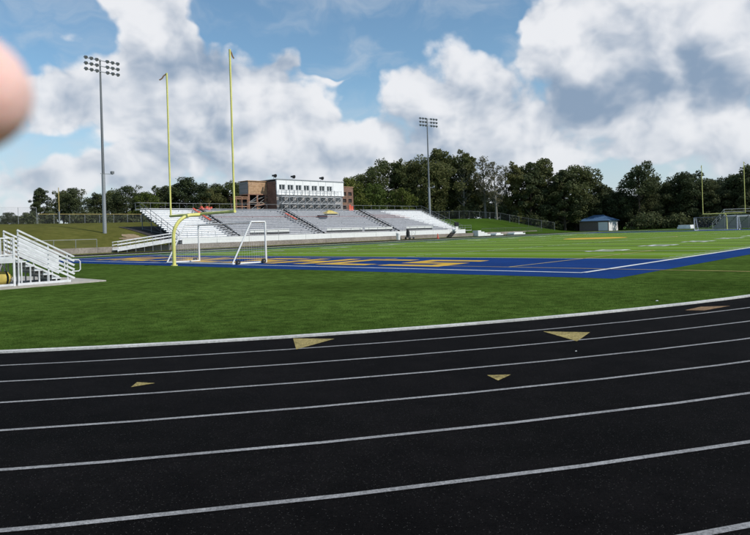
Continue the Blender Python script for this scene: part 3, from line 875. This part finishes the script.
# orange tape beside two aisles
for a, k0, k1 in ((AISLE[0], 8, 15), (AISLE[1], 8, 12)):
    b = MB()
    for k in range(k0, k1):
        x = GX0-k*TR; zz = GZ0+k*RS+.52
        b.bar((x,a-.95,zz+.02*RNG.normal()),(x-TR,a-.95+.1*RNG.normal(),zz+RS),.32+.2*RNG.random(),.06)
    tp = b.build('orange_tarp_strip', 'orange')
    tag(tp, 'orange tarp strip laid over benches beside the aisle ' + ('of the pale seating block' if a < 40 else 'below the press box'), 'tarp', 'orange tarp strips on the seating')
# yellow tarp heap and dark crates on the seats
yt = empty('yellow_canopy', (-55.2, 61.9, 0), 'peaked yellow canopy set on the seats below the press box', 'canopy')
zt = GZ0+12*RS
b = MB(); b.v = [(-1.2,-1.5,zt+.55),(.8,-1.7,zt+.38),(.9,1.7,zt+.36),(-1.2,1.8,zt+.55),(-.2,-.3,zt+1.12),(-.2,.6,zt+1.05)]
b.f = [(0,1,4),(1,2,5,4),(2,3,5),(3,0,4,5)]; b.build('cloth', 'tarp', yt)
for x, y in ((-1.1,-1.4),(.75,-1.6),(.8,1.6),(-1.1,1.7)): MB().tube([(x,y,zt-.35),(x,y,zt+.42)], .03, 6).build('leg', 'steel', yt, True)
dc = empty('dark_crate', (-53.2, 58.0, GZ0+10*RS+.10), 'dark blue plastic crate left on the seats in front of the yellow canopy', 'crate')
MB().bb(-.3,.3,-.95,.95,0,.5).build('body', mat('navy', (.015,.02,.04), .5), dc)
MB().bb(-.33,.33,-.98,.98,.5,.57).build('lid', 'black', dc)

# ------------------------------------------------------------------ small things along the far track side
def cone(loc, label):
    o = empty('traffic_cone', loc, label, 'cone')
    MB().bb(-.25,.25,-.25,.25,0,.05).build('base', 'orange', o)
    MB().tube([(0,0,.05),(0,0,.95)], [.19,.04], 10).build('body', 'orange', o, True)
cone((-38.5, 73.2, .006), 'orange traffic cone on the track in front of the grandstand wall')
wb = empty('white_bin', (-42.6, 66.8, 0), 'white waste bin standing against the grandstand wall', 'bin')
MB().tube([(0,0,0),(0,0,1.15)], [.34,.40], 12).build('body', 'white', wb, True); MB().tube([(0,0,1.15),(0,0,1.28)], [.43,.36], 12).build('lid', 'white', wb, True)
ct = empty('equipment_cart', (-43.2, 70.6, 0), 'dark equipment cart with tall black bag beside the grandstand wall', 'cart')
MB().bb(-.5,.5,-.7,.9,.35,.5).build('deck', 'steel', ct); MB().tube([(0,-.35,.5),(0,-.35,1.3),(0,-.35,1.9)], [.36,.34,.2], 10).build('bag', 'black', ct, True)
for x in (-.45,.45):
    for y in (-.5,.7): MB().tube([(x-.06,y,.2),(x+.06,y,.2)], .2, 12).build('wheel', 'rubber', ct, True)
    MB().tube([(x,.9,.4),(x,1.4,1.5)], .03, 6).build('handle', 'galv', ct, True)
    MB().tube([(x,-.1,.5),(x,.8,1.3)], .03, 6).build('rack', 'galv', ct, True)
mo = empty('monitor_stand', (-44.2, 87.0, GZ0), 'black monitor box on a white stand at the end of the grandstand front walk', 'monitor')
MB().bb(-.05,.05,-.45,.45,.0,.9).build('stand', 'white', mo)
MB().bb(-.14,.14,-.6,.6,.9,1.7).build('case', 'black', mo)
bs = empty('black_steps', (-43.6, 84.3, 0), 'black step unit leading up onto the grandstand front walk', 'steps')
for k in range(5): MB().bb(-.5,.5,-.9+k*.36,-.9+k*.36+.37,.24*k,.24*k+.2).build('tread', 'black', bs)
for x in (-.52,.52): MB().bar((x,-.9,.05),(x,.9,1.15),.06,.14).build('stringer', 'black', bs)
pm = [(-43.8, 109.5, 5.0, .50, 'long white foam landing mat beside the track below the fenced bank'),
      (-43.8, 101.0, 3.0, .55, 'white foam mat lying just past the grandstand steps')]
for x, y, l, h, lab in pm:
    o = empty('landing_mat', (x, y, 0), lab, 'mat')
    MB().bb(-1.0,1.0,-l/2,l/2,0,h*.55).build('lower_pad', 'white', o); MB().bb(-.9,.9,-l/2+.5,l/2-.9,h*.55,h).build('upper_pad', 'wallwhite', o)
o = empty('landing_mat', (-20.0, 152.0, 0), 'low grey covered mat beside the track past the blue roofed shed', 'mat')
MB().bb(-1.6,1.6,-1.5,1.5,0,.5).build('lower_pad', 'seatwhite', o); MB().bb(-1.4,1.5,-1.4,1.4,.5,.95).build('upper_pad', 'seatwhite', o)

# ------------------------------------------------------------------ chain-link fences
def fence(name, pts, h, step, label, top='galv', post='galv', sp=.20, wt=.010, rails=(1.0,), prad=.04):
    p0 = Vector(pts[0]); f = empty(name, p0, label, 'fence')
    nb = MB()
    for a, c in zip(pts, pts[1:]):
        a, c = Vector(a)-p0, Vector(c)-p0; L_ = (c-a).length; n = max(1, round(L_/step))
        for l in rails: MB().tube([a+Vector((0,0,h*l)), c+Vector((0,0,h*l))], .045 if top == 'tanline' else .022, 6).build('top_rail', top, f, True)
        for j in range(n+1):
            p = a+(c-a)*j/n
            MB().tube([p+Vector((0,0,-.25)), p+Vector((0,0,h))], prad, 6).build('fence_post', post, f, True)
        k = int(L_/sp); u = (c-a)/k
        hs = int(h/sp)
        for j in range(-hs, k):
            # diagonal strands both ways
            for sgn in (1, -1):
                j0, j1 = j, j+hs
                i0, i1 = max(0, j0), min(k, j1)
                if i1 <= i0: continue
                f0, f1 = (i0-j0)/hs, (i1-j0)/hs
                if sgn < 0: f0, f1 = 1-f0, 1-f1
                q0 = a+u*i0+Vector((0,0,h*f0)); q1 = a+u*i1+Vector((0,0,h*f1))
                nv = len(nb.v); e = Vector((0,0,wt/2))
                nb.v += [tuple(q0-e), tuple(q1-e), tuple(q1+e), tuple(q0+e)]; nb.f.append((nv,nv+1,nv+2,nv+3))
    tag(nb.build('wire_mesh', 'wire', f), kind='stuff')
    return f
def tp(x, y, dz=0): return (x, y, terrain(x, y)+dz)
fence('baseball_fence', [tp(-83.5, 5.0), tp(-83.5, 19.4)], 2.9, 2.9, 'tall chain-link fence section beside the yellow topped fence on the bank')
fence('baseball_fence', [tp(-83.5, 19.6), tp(-83.0, 46)], 1.75, 2.7, 'chain-link baseball fence with yellow top tube along the grassy bank', top='tanline', rails=(1.0,), wt=.014)
fence('bank_fence', [tp(-82, 117), tp(-76.3, 123), tp(-69.5, 128), tp(-62.5, 132.8), tp(-56, 136.6), tp(-50, 140)], 2.2, 3, 'grey chain-link fence along the crest of the green bank before the trees')
fence('trackside_fence', [(-45.4, -20, .55), (-45.4, 13.2, .55)], 1.2, 2.6, 'low chain-link fence on the retaining wall below the grassy bank', prad=.035)
fence('trackside_fence', [(-45.4, 98, .5), (-45.4, 111, .5), (-44, 122, .4)], 1.1, 3, 'low chain-link fence along the foot of the green bank', prad=.025, post='wire', top='wire')
fp = empty('foul_pole', tp(-83.1, 23.0), 'yellow baseball foul pole on a grey post by the baseball fence', 'pole')
MB().tube([(0,0,-.2),(0,0,2.2)], .12, 8).build('lower_post', 'galv', fp, True); MB().tube([(0,0,2.2),(0,0,6.4)], .07, 8).build('pole', 'tanline', fp, True)
# bare dirt patch on the bank beside the ramp
def dirt_patch():
    b = MB(); n = 26
    for (cx, cy, rx, ry) in ((-51.4, 20.6, 1.7, 1.3), (-49.6, 19.6, 1.0, 1.5)):
        for r_ in range(3):
            pass
        ring_ = []
        for i in range(n):
            a = 2*math.pi*i/n; k = .75+.35*RNG.random()
            x, y = cx+rx*k*math.cos(a), cy+ry*k*math.sin(a); ring_.append((x, y, terrain(x, y)+.05))
        c0 = len(b.v); b.v.append((cx, cy, terrain(cx, cy)+.08)); b.v += ring_
        for i in range(n): b.f.append((c0, c0+1+i, c0+1+(i+1) % n))
    tag(b.build('dirt_patch', 'dirt'), kind='structure')
dirt_patch()
def stand_shade():  # dark ground sheet added under the stand, shade put into its colour
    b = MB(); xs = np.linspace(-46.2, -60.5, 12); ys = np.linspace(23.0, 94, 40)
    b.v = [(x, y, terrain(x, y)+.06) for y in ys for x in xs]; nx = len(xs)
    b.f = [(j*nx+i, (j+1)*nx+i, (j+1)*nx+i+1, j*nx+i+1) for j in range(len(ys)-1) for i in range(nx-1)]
    tag(b.build('stand_shade_bed', 'stand_shade'), kind='structure')
stand_shade()

# ------------------------------------------------------------------ near stair and platform on its slab
b = MB().prism([(9.35,-22),(9.35,-13.9),(9.1,-9.95),(5.6,-9.9),(1.5,-10.5),(1.5,-22)], -.05, .05)
slab = b.build('concrete_slab', 'pad'); tag(slab, kind='structure')
st = empty('aluminium_staircase', (7.8, -12, .05), 'white aluminium staircase with slanted multi-rail guards climbing to the platform', 'staircase')
def spart(b, name, m='alu', par=None, sm=False):
    b.v = [(x-7.8, y+12, z-.05) for x, y, z in b.v]; return b.build(name, m, par or st, sm)
DK = 1.08
NS = 6; yb0, yb1 = -13.0, -11.15
for k in range(NS):
    y = yb0 + (yb1-yb0)*(k+.5)/NS; zz = DK*(1-(k+1)/(NS+.2))+.05
    spart(MB().bb(7.0, 8.5, y-.17, y+.17, zz-.05, zz), 'tread')
    if k < NS-1:
        for xx in (7.02, 8.48): spart(MB().tube([(xx,y,.05),(xx,y,zz-.05)], .03, 6), 'leg', 'alu', None, True)
    spart(MB().bb(7.04, 8.46, y+.14, y+.16, max(.08, zz-.30), zz-.055), 'shade_plate', 'steel')  # full-width dark plates added to darken the space under the stair
for xx in (6.98, 8.54):
    # six sloping guard boards
    for j in range(6):
        za, zb = 2.12-j*.172, 1.03-j*.168
        spart(MB().bar((xx, -12.98, za), (xx, -10.95, zb), .04, .075 if j else .06), 'guard_board')
    for y, zt_ in ((-12.95, 2.1), (-11.9, 1.55), (-11.2, 1.15)):
        spart(MB().tube([(xx-.03, y, .05), (xx-.03, y, zt_)], .03, 6), 'guard_post', 'alu', None, True)
    L_ = [(xx,-11.0,.92),(xx,-10.78,.90),(xx,-10.72,.84),(xx,-10.72,.52),(xx,-10.78,.46),(xx,-11.05,.46)]
    spart(MB().tube(L_, .022, 8), 'handrail_loop', 'alu', None, True)
    spart(MB().bar((xx, -13.0, .10), (xx, -11.1, .10), .05, .09), 'base_beam')
pl = empty('raised_platform', (7.8, -16, .05), 'raised white aluminium platform with picket guard rail standing on the concrete slab', 'platform')
def qpart(b, name, m='alu', sm=False):
    b.v = [(x-7.8, y+16, z-.05) for x, y, z in b.v]; return b.build(name, m, pl, sm)
for j in range(6): qpart(MB().bb(6.95+j*.26, 6.95+j*.26+.25, -19.5, -13.06, DK+.0, DK+.05), 'deck_plank')
for xx in (6.96, 8.50):
    qpart(MB().bb(xx-.03, xx+.03, -19.5, -13.06, DK-.17, DK-.003), 'edge_beam')
    qpart(MB().bb(xx-.02, xx+.02, -19.5, -13.06, .06, .14), 'base_beam')
    for zz in (1.82, 1.20): qpart(MB().tube([(xx,-19.5,zz),(xx,-13.1,zz)], .028, 6), 'guard_rail', 'alu', True)
    for j in range(54):
        if xx > 8: qpart(MB().bb(xx-.009, xx+.009, -13.2-j*.118, -13.2-j*.118+.018, 1.20, 1.82), 'picket', 'galv')
    for y in (-13.1, -13.75, -15.2, -16.7, -18.2, -19.45):
        qpart(MB().bb(xx-.035, xx+.035, y-.035, y+.035, .05, 1.85), 'post')
for j in range(4):
    y = -13.1-j*1.5
    qpart(MB().tube([(8.47,y,.15),(7.0,y,DK-.2)], .022, 6), 'brace', 'galv', True)
# yellow bag and dark hurdles stored beneath
yb = empty('equipment_bag', (7.9, -13.42, .05), 'yellow equipment bag with black straps stored under the platform', 'bag')
b = MB(); b.tube([(0,-.40,.26),(0,-.30,.27),(0,.0,.29),(0,.30,.27),(0,.40,.26)], [.10,.24,.27,.24,.10], 12); b.build('body', 'tarp', yb, True)
for y in (-.18,.18): MB().tube([(0,y,.275),(0,y+.05,.275)], .275, 12).build('strap', 'black', yb, True)
for i, y in enumerate((-14.4, -15.3)):
    h = empty('stored_hurdle', (7.7, y, .05), 'dark folded hurdle kept under the platform ' + ('next to the yellow bag' if i == 0 else 'behind the first hurdle'), 'hurdle')
    for x in (-.5,.5):
        MB().bb(x-.03,x+.03,-.3,.3,0,.05).build('foot', 'steel', h); MB().bb(x-.025,x+.025,-.03,.03,.05,.75).build('upright', 'black', h)
    MB().bb(-.55,.55,-.035,.0,.66,.75).build('bar', 'frame', h)

# ------------------------------------------------------------------ shed
sh = empty('roadside_shed', (-44.2, 155, 0), 'small brown shed with blue hipped roof and white door at the wood edge', 'shed')
x0, x1, y0, y1, hh = -4.3, 4.2, -3.2, 3.2, 2.75
MB().bb(x0, x1, y0, y0+.2, -.1, hh).build('wall', 'shedbrown', sh)
for (a, b_, c, d_) in ((x0, x1, y1-.2, y1), (x0, x0+.2, y0+.2, y1-.2), (x1-.2, x1, y0+.2, y1-.2)):
    MB().bb(a, b_, c, d_, -.1, hh).build('wall', 'wallwhite' if a > 2 else 'shedbrown', sh)
b = MB(); e = .55
b.v = [(x0-e,y0-e,hh),(x1+e,y0-e,hh),(x1+e,y1+e,hh),(x0-e,y1+e,hh),(-1.4,0,hh+1.65),(1.4,0,hh+1.65)]
b.f = [(0,1,5,4),(1,2,5),(2,3,4,5),(3,0,4),(3,2,1,0)]
b.build('roof', 'roofblue', sh)
dr = MB().bb(1.3, 4.0, y0-.06, y0-.005, 0, 2.35).build('roller_door', 'wallwhite', sh)
for k in range(6): MB().bb(1.32, 3.98, y0-.075, y0-.062, .18+k*.36, .21+k*.36).build('door_slat', 'galv', dr)

# ------------------------------------------------------------------ far bleachers
def bleacher(loc, rz_, n, L_, label):
    o = empty('small_bleacher', loc, label, 'bleacher', 'small bleachers behind the far goal', rz_)
    for k in range(n):
        MB().bb(k*.62, k*.62+.30, 0, L_, .45+k*.33, .50+k*.33).build('bench', 'seat', o)
        MB().bb(k*.62-.34, k*.62-.02, 0, L_, .10+k*.33, .14+k*.33).build('footboard', 'riser', o)
        MB().bb(k*.62+.28, k*.62+.30, 0, L_, .14+k*.33, .44+k*.33).build('riser', 'seat', o)
    for y in np.linspace(.1, L_-.1, 6):
        MB().bar((-.3,y,.06),(n*.62,y,.06+n*.33),.06,.10).build('stringer', 'steel', o)
        MB().bb(n*.62-.2,n*.62-.12,y-.04,y+.04,0,n*.33+.1).build('leg', 'steel', o)
    for y in (0, L_):
        for l in (1.0,.5): MB().tube([(-.2,y,.35+l),(n*.62,y,.35+n*.33+l)], .04, 6).build('side_rail', 'alu', o, True)
        for t in (0,.33,.66,1): MB().tube([(-.2+(n*.62+.2)*t,y,.1+n*.33*t),(-.2+(n*.62+.2)*t,y,1.35+n*.33*t)], .035, 6).build('rail_post', 'alu', o, True)
    for l in (1.0,.5): MB().tube([(n*.62,0,.35+n*.33+l),(n*.62,L_,.35+n*.33+l)], .04, 6).build('back_rail', 'galv', o, True)
bleacher((-6.0, 124.5, 0), R(-50), 8, 12, 'grey aluminium bleacher with pale side rails behind the far football goal')

# ------------------------------------------------------------------ trees
def leaf_mesh(name, blobs, n, size, m, squash=1.0):
    """small bent leaf sprays scattered through the clumps, denser at the clump surface"""
    B = np.array([(b_[0], b_[1], b_[2], b_[3]) for b_ in blobs]); wts = B[:, 3]**2; wts /= wts.sum()
    idx = RNG.choice(len(B), n, p=wts)
    d = RNG.normal(size=(n, 3)); d /= np.linalg.norm(d, axis=1)[:, None]
    rr = RNG.uniform(.25, 1.0, n)**.45 * B[idx, 3]
    jit = 1+RNG.normal(0, .10, n)
    p = B[idx, :3] + d*(rr*jit)[:, None]*np.array([1, 1, .78*squash])
    s = size*RNG.uniform(.55, 1.35, n)
    nrm = d*.6 + RNG.normal(size=(n, 3))*.7 + np.array([0, 0, .35]); nrm /= np.linalg.norm(nrm, axis=1)[:, None]
    t = np.cross(nrm, RNG.normal(size=(n, 3))); t /= np.linalg.norm(t, axis=1)[:, None]
    bt_ = np.cross(nrm, t)
    v = np.empty((n, 4, 3))
    v[:, 0] = p - t*s[:, None]
    v[:, 1] = p - bt_*(s*.55)[:, None] + nrm*(s*.12)[:, None]
    v[:, 2] = p + t*s[:, None]
    v[:, 3] = p + bt_*(s*.55)[:, None] + nrm*(s*.12)[:, None]
    me = bpy.data.meshes.new(name)
    me.from_pydata(v.reshape(-1, 3).tolist(), [], np.arange(n*4).reshape(-1, 4).tolist())
    me.materials.append(m); return me
def tree_kind(H, W, style, seed):
    """returns trunk mesh and crown mesh for a tree of height 1*H"""
    rs = np.random.default_rng(seed)
    bark = 'palebark' if style == 'sparse' else 'bark'
    tb = MB(); lean = rs.normal(0, .02, 2)*H
    base = {'round': .22, 'tall': .20, 'sparse': .30, 'lolly': .60, 'low': .10}[style]*H
    top = Vector((lean[0], lean[1], H*.9))
    tb.tube([(0,0,-.5),(lean[0]*.2,lean[1]*.2,H*.25),(lean[0]*.6,lean[1]*.6,H*.6),top], [H*.022,H*.017,H*.010,H*.003], 8)
    blobs = []
    nlimb = {'round': 22, 'tall': 24, 'sparse': 24, 'lolly': 14, 'low': 18}[style]
    for i in range(nlimb):
        f = (i+rs.random())/nlimb
        zc = base + (H*.93-base)*f
        prof = {'round': math.sin(math.pi*min(1, .16+.80*f))**.7, 'tall': (1-f)**.45*(.55+.6*min(1, f*3)), 'sparse': .75*math.sin(math.pi*(.18+.72*f)),
                'lolly': math.sin(math.pi*(.12+.80*f))**.6, 'low': math.sin(math.pi*(.2+.72*f))**.6}[style]
        rad = W*.5*prof*rs.uniform(.45, 1.02)
        a = i*2.39996 + rs.normal(0, .4)
        p = Vector((math.cos(a)*rad + lean[0]*f, math.sin(a)*rad+lean[1]*f, zc))
        z0 = max(H*.12, zc - rad*.75 - H*.04)
        s0 = Vector((lean[0]*z0/H, lean[1]*z0/H, z0)); mid = (s0+p)/2 + Vector((0,0,-.03*H))
        tb.tube([s0, mid, p], [H*.008, H*.005, H*.0018], 5, False)
        br = W*{'round': .19, 'tall': .17, 'sparse': .12, 'lolly': .21, 'low': .21}[style]*rs.uniform(.65, 1.2)
        blobs.append((p.x, p.y, p.z, br))
        for _ in range(3 if style == 'sparse' else 2):
            o_ = rs.normal(size=3)*br*.85
            blobs.append((p.x+o_[0], p.y+o_[1], min(H, p.z+o_[2]*.8), br*rs.uniform(.4, .75)))
    blobs.append((top.x, top.y, H*.93, W*.11))
    n = {'round': 10500, 'tall': 10500, 'sparse': 3400, 'lolly': 5200, 'low': 6000}[style]
    m = {'round': 'leaf', 'tall': 'leaf', 'sparse': 'leafpale', 'lolly': 'leafdark_shade', 'low': 'leaflight'}[style]
    tm = tb.mesh('trunk', MT[bark], True)
    return tm, lambda mm=None: leaf_mesh('crown', blobs, n, .33 if style != 'sparse' else .22, MT[mm or m])
KIND = {}
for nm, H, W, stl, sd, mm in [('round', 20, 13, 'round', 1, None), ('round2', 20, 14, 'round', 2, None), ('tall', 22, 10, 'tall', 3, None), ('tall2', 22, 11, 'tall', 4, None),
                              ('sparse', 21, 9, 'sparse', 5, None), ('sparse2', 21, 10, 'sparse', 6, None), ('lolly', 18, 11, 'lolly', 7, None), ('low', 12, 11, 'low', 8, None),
                              ('dround', 20, 14, 'round', 9, 'leafdark_shade'), ('dtall', 21, 11, 'tall', 10, 'leafdark_shade'), ('dround2', 20, 13, 'round', 11, 'leafdark_shade')]:
    t_, c_ = tree_kind(H, W, stl, sd); KIND[nm] = (H, t_, c_(mm))
def az(px): return YAW + math.atan((px-375)/FPX)
def hzn(px): return 231.5-(px-375)*.030
def tree(kind, px, ytop, dist, label, group, wscale=1., name='tree'):
    """a tree on bearing px at a distance in metres; its crown reaches the height seen on that bearing"""
    a = az(px); dep = dist*math.cos(a-YAW)
    x, y = CAM.x+dist*math.sin(a), CAM.y+dist*math.cos(a)
    zg = terrain(x, y)
    H = CAM.z + (hzn(px)-ytop)/FPX*dep - zg
    H0, tm, cm = KIND[kind]; s = H/H0/.985
    o = empty(name, (x, y, zg-.05), label, 'tree', group, RNG.uniform(0, 6.28))
    ws = s*wscale
    o.scale = (ws, ws, s)
    link('trunk', tm, o); link('crown', cm, o)
    return o
GR = 'trees in the wood behind the far end of the field'
W_LAB = {'r': 'broad leafy tree in the wood behind the bank fence', 't': 'tall narrow leafy tree in the wood behind the bank fence', 's': 'sparse pale tree with thin crown in the wood behind the bank fence',
         'd': 'dark bushy tree in the wood behind the blue roofed shed and far goal', 'l': 'light green low tree at the wood edge beside the press box'}
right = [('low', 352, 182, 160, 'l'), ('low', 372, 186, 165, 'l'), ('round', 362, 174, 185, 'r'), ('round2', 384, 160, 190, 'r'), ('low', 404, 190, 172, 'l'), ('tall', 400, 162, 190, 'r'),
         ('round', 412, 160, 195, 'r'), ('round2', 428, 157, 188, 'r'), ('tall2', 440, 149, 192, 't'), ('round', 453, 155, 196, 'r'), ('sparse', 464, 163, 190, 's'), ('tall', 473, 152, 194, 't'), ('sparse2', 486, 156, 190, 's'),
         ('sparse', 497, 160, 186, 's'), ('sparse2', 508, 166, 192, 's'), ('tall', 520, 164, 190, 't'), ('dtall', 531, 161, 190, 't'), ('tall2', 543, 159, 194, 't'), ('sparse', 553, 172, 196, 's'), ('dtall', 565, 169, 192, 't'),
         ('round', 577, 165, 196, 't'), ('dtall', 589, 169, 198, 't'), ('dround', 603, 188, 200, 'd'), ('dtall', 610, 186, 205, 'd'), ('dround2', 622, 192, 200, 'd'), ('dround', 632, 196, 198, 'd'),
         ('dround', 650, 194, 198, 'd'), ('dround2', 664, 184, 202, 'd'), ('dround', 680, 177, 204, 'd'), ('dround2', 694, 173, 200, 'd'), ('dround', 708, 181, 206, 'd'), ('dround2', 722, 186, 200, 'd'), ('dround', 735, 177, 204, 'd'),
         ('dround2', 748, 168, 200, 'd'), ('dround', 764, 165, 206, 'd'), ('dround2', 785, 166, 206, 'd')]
def wood_label(px, lb):
    if lb == 'l': return 'light green low tree between the press box and floodlight mast' if px < 390 else 'light green low tree just beside the far floodlight mast'
    if lb == 's': return 'sparse pale tree with bare upper twigs in the wood above the green bank' if px < 530 else 'thin sparse tree between two tall dark trees near the fence corner'
    if lb == 'r': return 'broad leafy tree rising behind the brick tower' if px < 390 else ('broad leafy tree behind the far floodlight mast' if px < 445 else 'broad leafy tree next to the sparse pale trees')
    if lb == 't': return 'tall leafy tree beside the far floodlight mast and pale trees' if px < 480 else ('tall narrow tree above the end of the bank fence' if px < 550 else 'tall narrow tree rising behind the blue roofed shed')
    if px < 615: return 'low dark tree directly behind the blue roofed shed'
    if px < 655: return 'dark tree below the isolated round crown'
    if px < 700: return 'dark bushy tree between the isolated round crown and the far goal'
    return 'dark bushy tree seen between and beyond the far goal uprights'
for k, px, yt, ds, lb in right:
    tree(k, px, yt, ds, wood_label(px, lb), GR if lb != 'l' else 'light trees beside the press box', 1.0 if k[0] != 'd' else 1.15)
tree('lolly', 640, 166, 195, 'isolated round-crowned tree rising above the wood on bare forked trunk', GR, .95)
# second row filling the wood
for i in range(34):
    px = 340+i*14 + RNG.uniform(-4, 4)
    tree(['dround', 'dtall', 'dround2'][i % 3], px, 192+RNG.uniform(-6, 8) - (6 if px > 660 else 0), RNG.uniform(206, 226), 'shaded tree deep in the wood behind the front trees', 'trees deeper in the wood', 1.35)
# left line behind the baseball field
left = [('dtall', 41, 187, 150, 1.0), ('round', 64, 190, 155, 1.0), ('dround', 75, 189, 150, 1.1), ('dround2', 97, 194, 158, 1.15), ('round2', 112, 190, 160, 1.2), ('dround', 127, 187, 150, 1.3), ('round', 143, 192, 156, 1.2), ('low', 150, 194, 146, 1.0),
        ('dround2', 161, 187, 158, 1.2), ('dround', 176, 186, 164, 1.1), ('dround2', 190, 179, 158, 1.35), ('round', 207, 188, 160, 1.2), ('dround', 218, 185, 165, 1.2), ('round2', 229, 182, 162, 1.2), ('dround2', 243, 184, 164, 1.2), ('dround', 256, 186, 168, 1.2)]
for k, px, yt, ds, ws in left:
    lb = ('upright dark tree at the end of the row behind the tall fence' if px < 50 else 'rounded tree behind the foul pole and baseball fence' if px < 85 else 'dark rounded tree beside the floodlight mast behind the baseball fence' if px < 135
          else 'light green tree behind the pale seating block' if k == 'low' else 'rounded tree behind the top rail of the pale seating block' if px < 185 else 'largest round tree between the yellow uprights' if px == 190 else 'rounded tree just past the open side of the stair tower')
    tree(k, px, yt, ds, lb, 'tree row behind the baseball fence', ws)
for px, yt, ds in ((8, 213, 260), (17, 216, 250), (27, 213, 240)):
    tree('dround', px, yt, ds, 'small far bush-like tree seen through the tall chain-link fence', 'far trees beyond the baseball field', 1.2)
# undergrowth along the wood edge
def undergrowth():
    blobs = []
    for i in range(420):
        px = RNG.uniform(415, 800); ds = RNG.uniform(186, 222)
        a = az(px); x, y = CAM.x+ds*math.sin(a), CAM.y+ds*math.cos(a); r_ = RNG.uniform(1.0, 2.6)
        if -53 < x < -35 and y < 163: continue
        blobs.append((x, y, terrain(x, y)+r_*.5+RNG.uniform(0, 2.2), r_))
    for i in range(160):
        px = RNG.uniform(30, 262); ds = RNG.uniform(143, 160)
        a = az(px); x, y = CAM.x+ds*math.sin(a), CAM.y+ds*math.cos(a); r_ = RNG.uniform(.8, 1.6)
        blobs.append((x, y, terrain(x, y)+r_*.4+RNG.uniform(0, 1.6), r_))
    me = leaf_mesh('undergrowth', blobs, 75000, .34, MT['leafdark_shade'])
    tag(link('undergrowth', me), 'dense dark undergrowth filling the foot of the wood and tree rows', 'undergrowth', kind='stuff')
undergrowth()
wv = tree('low', 521, 209, 188, 'small light green shrub at the corner of the bank fence', None, .8, 'shrub')

# ------------------------------------------------------------------ litter
for i, (x, y, s) in enumerate(((29.5, -7.3, .025), (30.6, -13.3, .010))):
    b = MB(); b.v = [(-s,-s,.002),(s,-s*.8,.006),(s*.9,s,.003),(-s*.8,s*.7,.012),(0,0,s*.7)]; b.f = [(0,1,4),(1,2,4),(2,3,4),(3,0,4)]
    o = b.build('paper_scrap', 'paper'); o.location = (x, y, .012 if i else .02)
    tag(o, 'crumpled white paper scrap on the ' + ('grass beside the kerb' if i == 0 else 'black track'), 'litter', 'paper scraps')

# ------------------------------------------------------------------ the photographer's hand at the edge of the lens
def hand():
    o = empty('person', CAM, 'fingertip of a person reaching in close before the view', 'person')
    P = lambda r_, u, f: R2*r_ + U2*u + F*f      # right, up, forward of the phone in metres
    def chain(pts, rad, n=14):
        b = MB(); b.tube([P(*p) for p in pts], rad, n); return b
    ctr = -.0530
    D_ = .084
    def px(x, y, d=D_): return ((x-375)/FPX*d, -(y-229)/FPX*d, d)
    tip = px(-36, 92)
    b = MB(); pts = []; rad = []
    rf = .0082
    for i in range(10):      # rounded tip
        a = math.pi/2*(1-i/9)
        pts.append((tip[0]+rf*math.sin(a), tip[1], tip[2])); rad.append(max(.0004, rf*math.cos(a)))
    for dx, du, df, r_ in ((.012, -.0006, .001, rf*1.03), (.022, -.0018, .002, rf*1.0), (.026, -.0022, .002, rf*1.06), (.045, -.005, -.002, rf*1.10), (.05, -.006, -.003, rf*1.18), (.066, -.011, -.011, rf*1.25), (.085, -.018, -.022, rf*1.35)):
        pts.append((tip[0]-dx, tip[1]+du, tip[2]+df)); rad.append(r_)
    body = chain(pts, rad, 20)
    k = (tip[0]-.085, tip[1]-.018, tip[2]-.022)     # index knuckle
    # palm and wrist
    def q(a, c, d): return (k[0]+a, k[1]+c, k[2]+d)
    for i, (dy, ln) in enumerate(((-.020, .036), (-.039, .034), (-.056, .028))):
        c0 = q(-.004*i-.004, dy, -.004*i)
        c1 = (c0[0]+.03, c0[1]-.006, c0[2]-.018); c2 = (c1[0]+.004, c1[1]-.004, c1[2]-.026); c3 = (c2[0]-.018, c2[1], c2[2]-.014)
        r_ = .0093-.0007*i
        body.tube([P(*c) for c in (c0, c1, c2, c3)], [r_*1.1, r_, r_*.92, r_*.7], 14)
    for i in range(4):
        dy = -.019*i
        body.tube([P(*q(.004, dy, 0)), P(*q(-.04, dy*.95-.002, -.004)), P(*q(-.085, dy*.7-.012, -.012))], [.0098, .0125, .014], 14)
    body.tube([P(*q(-.075, -.012, -.010)), P(*q(-.045, .006, -.022)), P(*q(-.018, .010, -.040)), P(*q(.006, .006, -.052))], [.015, .0125, .0105, .0075], 14)
    body.tube([P(*q(-.07, -.028, -.01)), P(*q(-.105, -.034, -.016)), P(*q(-.16, -.055, -.03)), P(*q(-.26, -.11, -.07))], [.024, .026, .030, .038], 18)
    hb = body.build('hand', 'skin', o, True)
    rm = hb.modifiers.new('merge', 'REMESH'); rm.mode = 'VOXEL'; rm.voxel_size = .0014; rm.use_smooth_shade = True
    sm = hb.modifiers.new('soft', 'SMOOTH'); sm.factor = .6; sm.iterations = 5
    return o
hand()
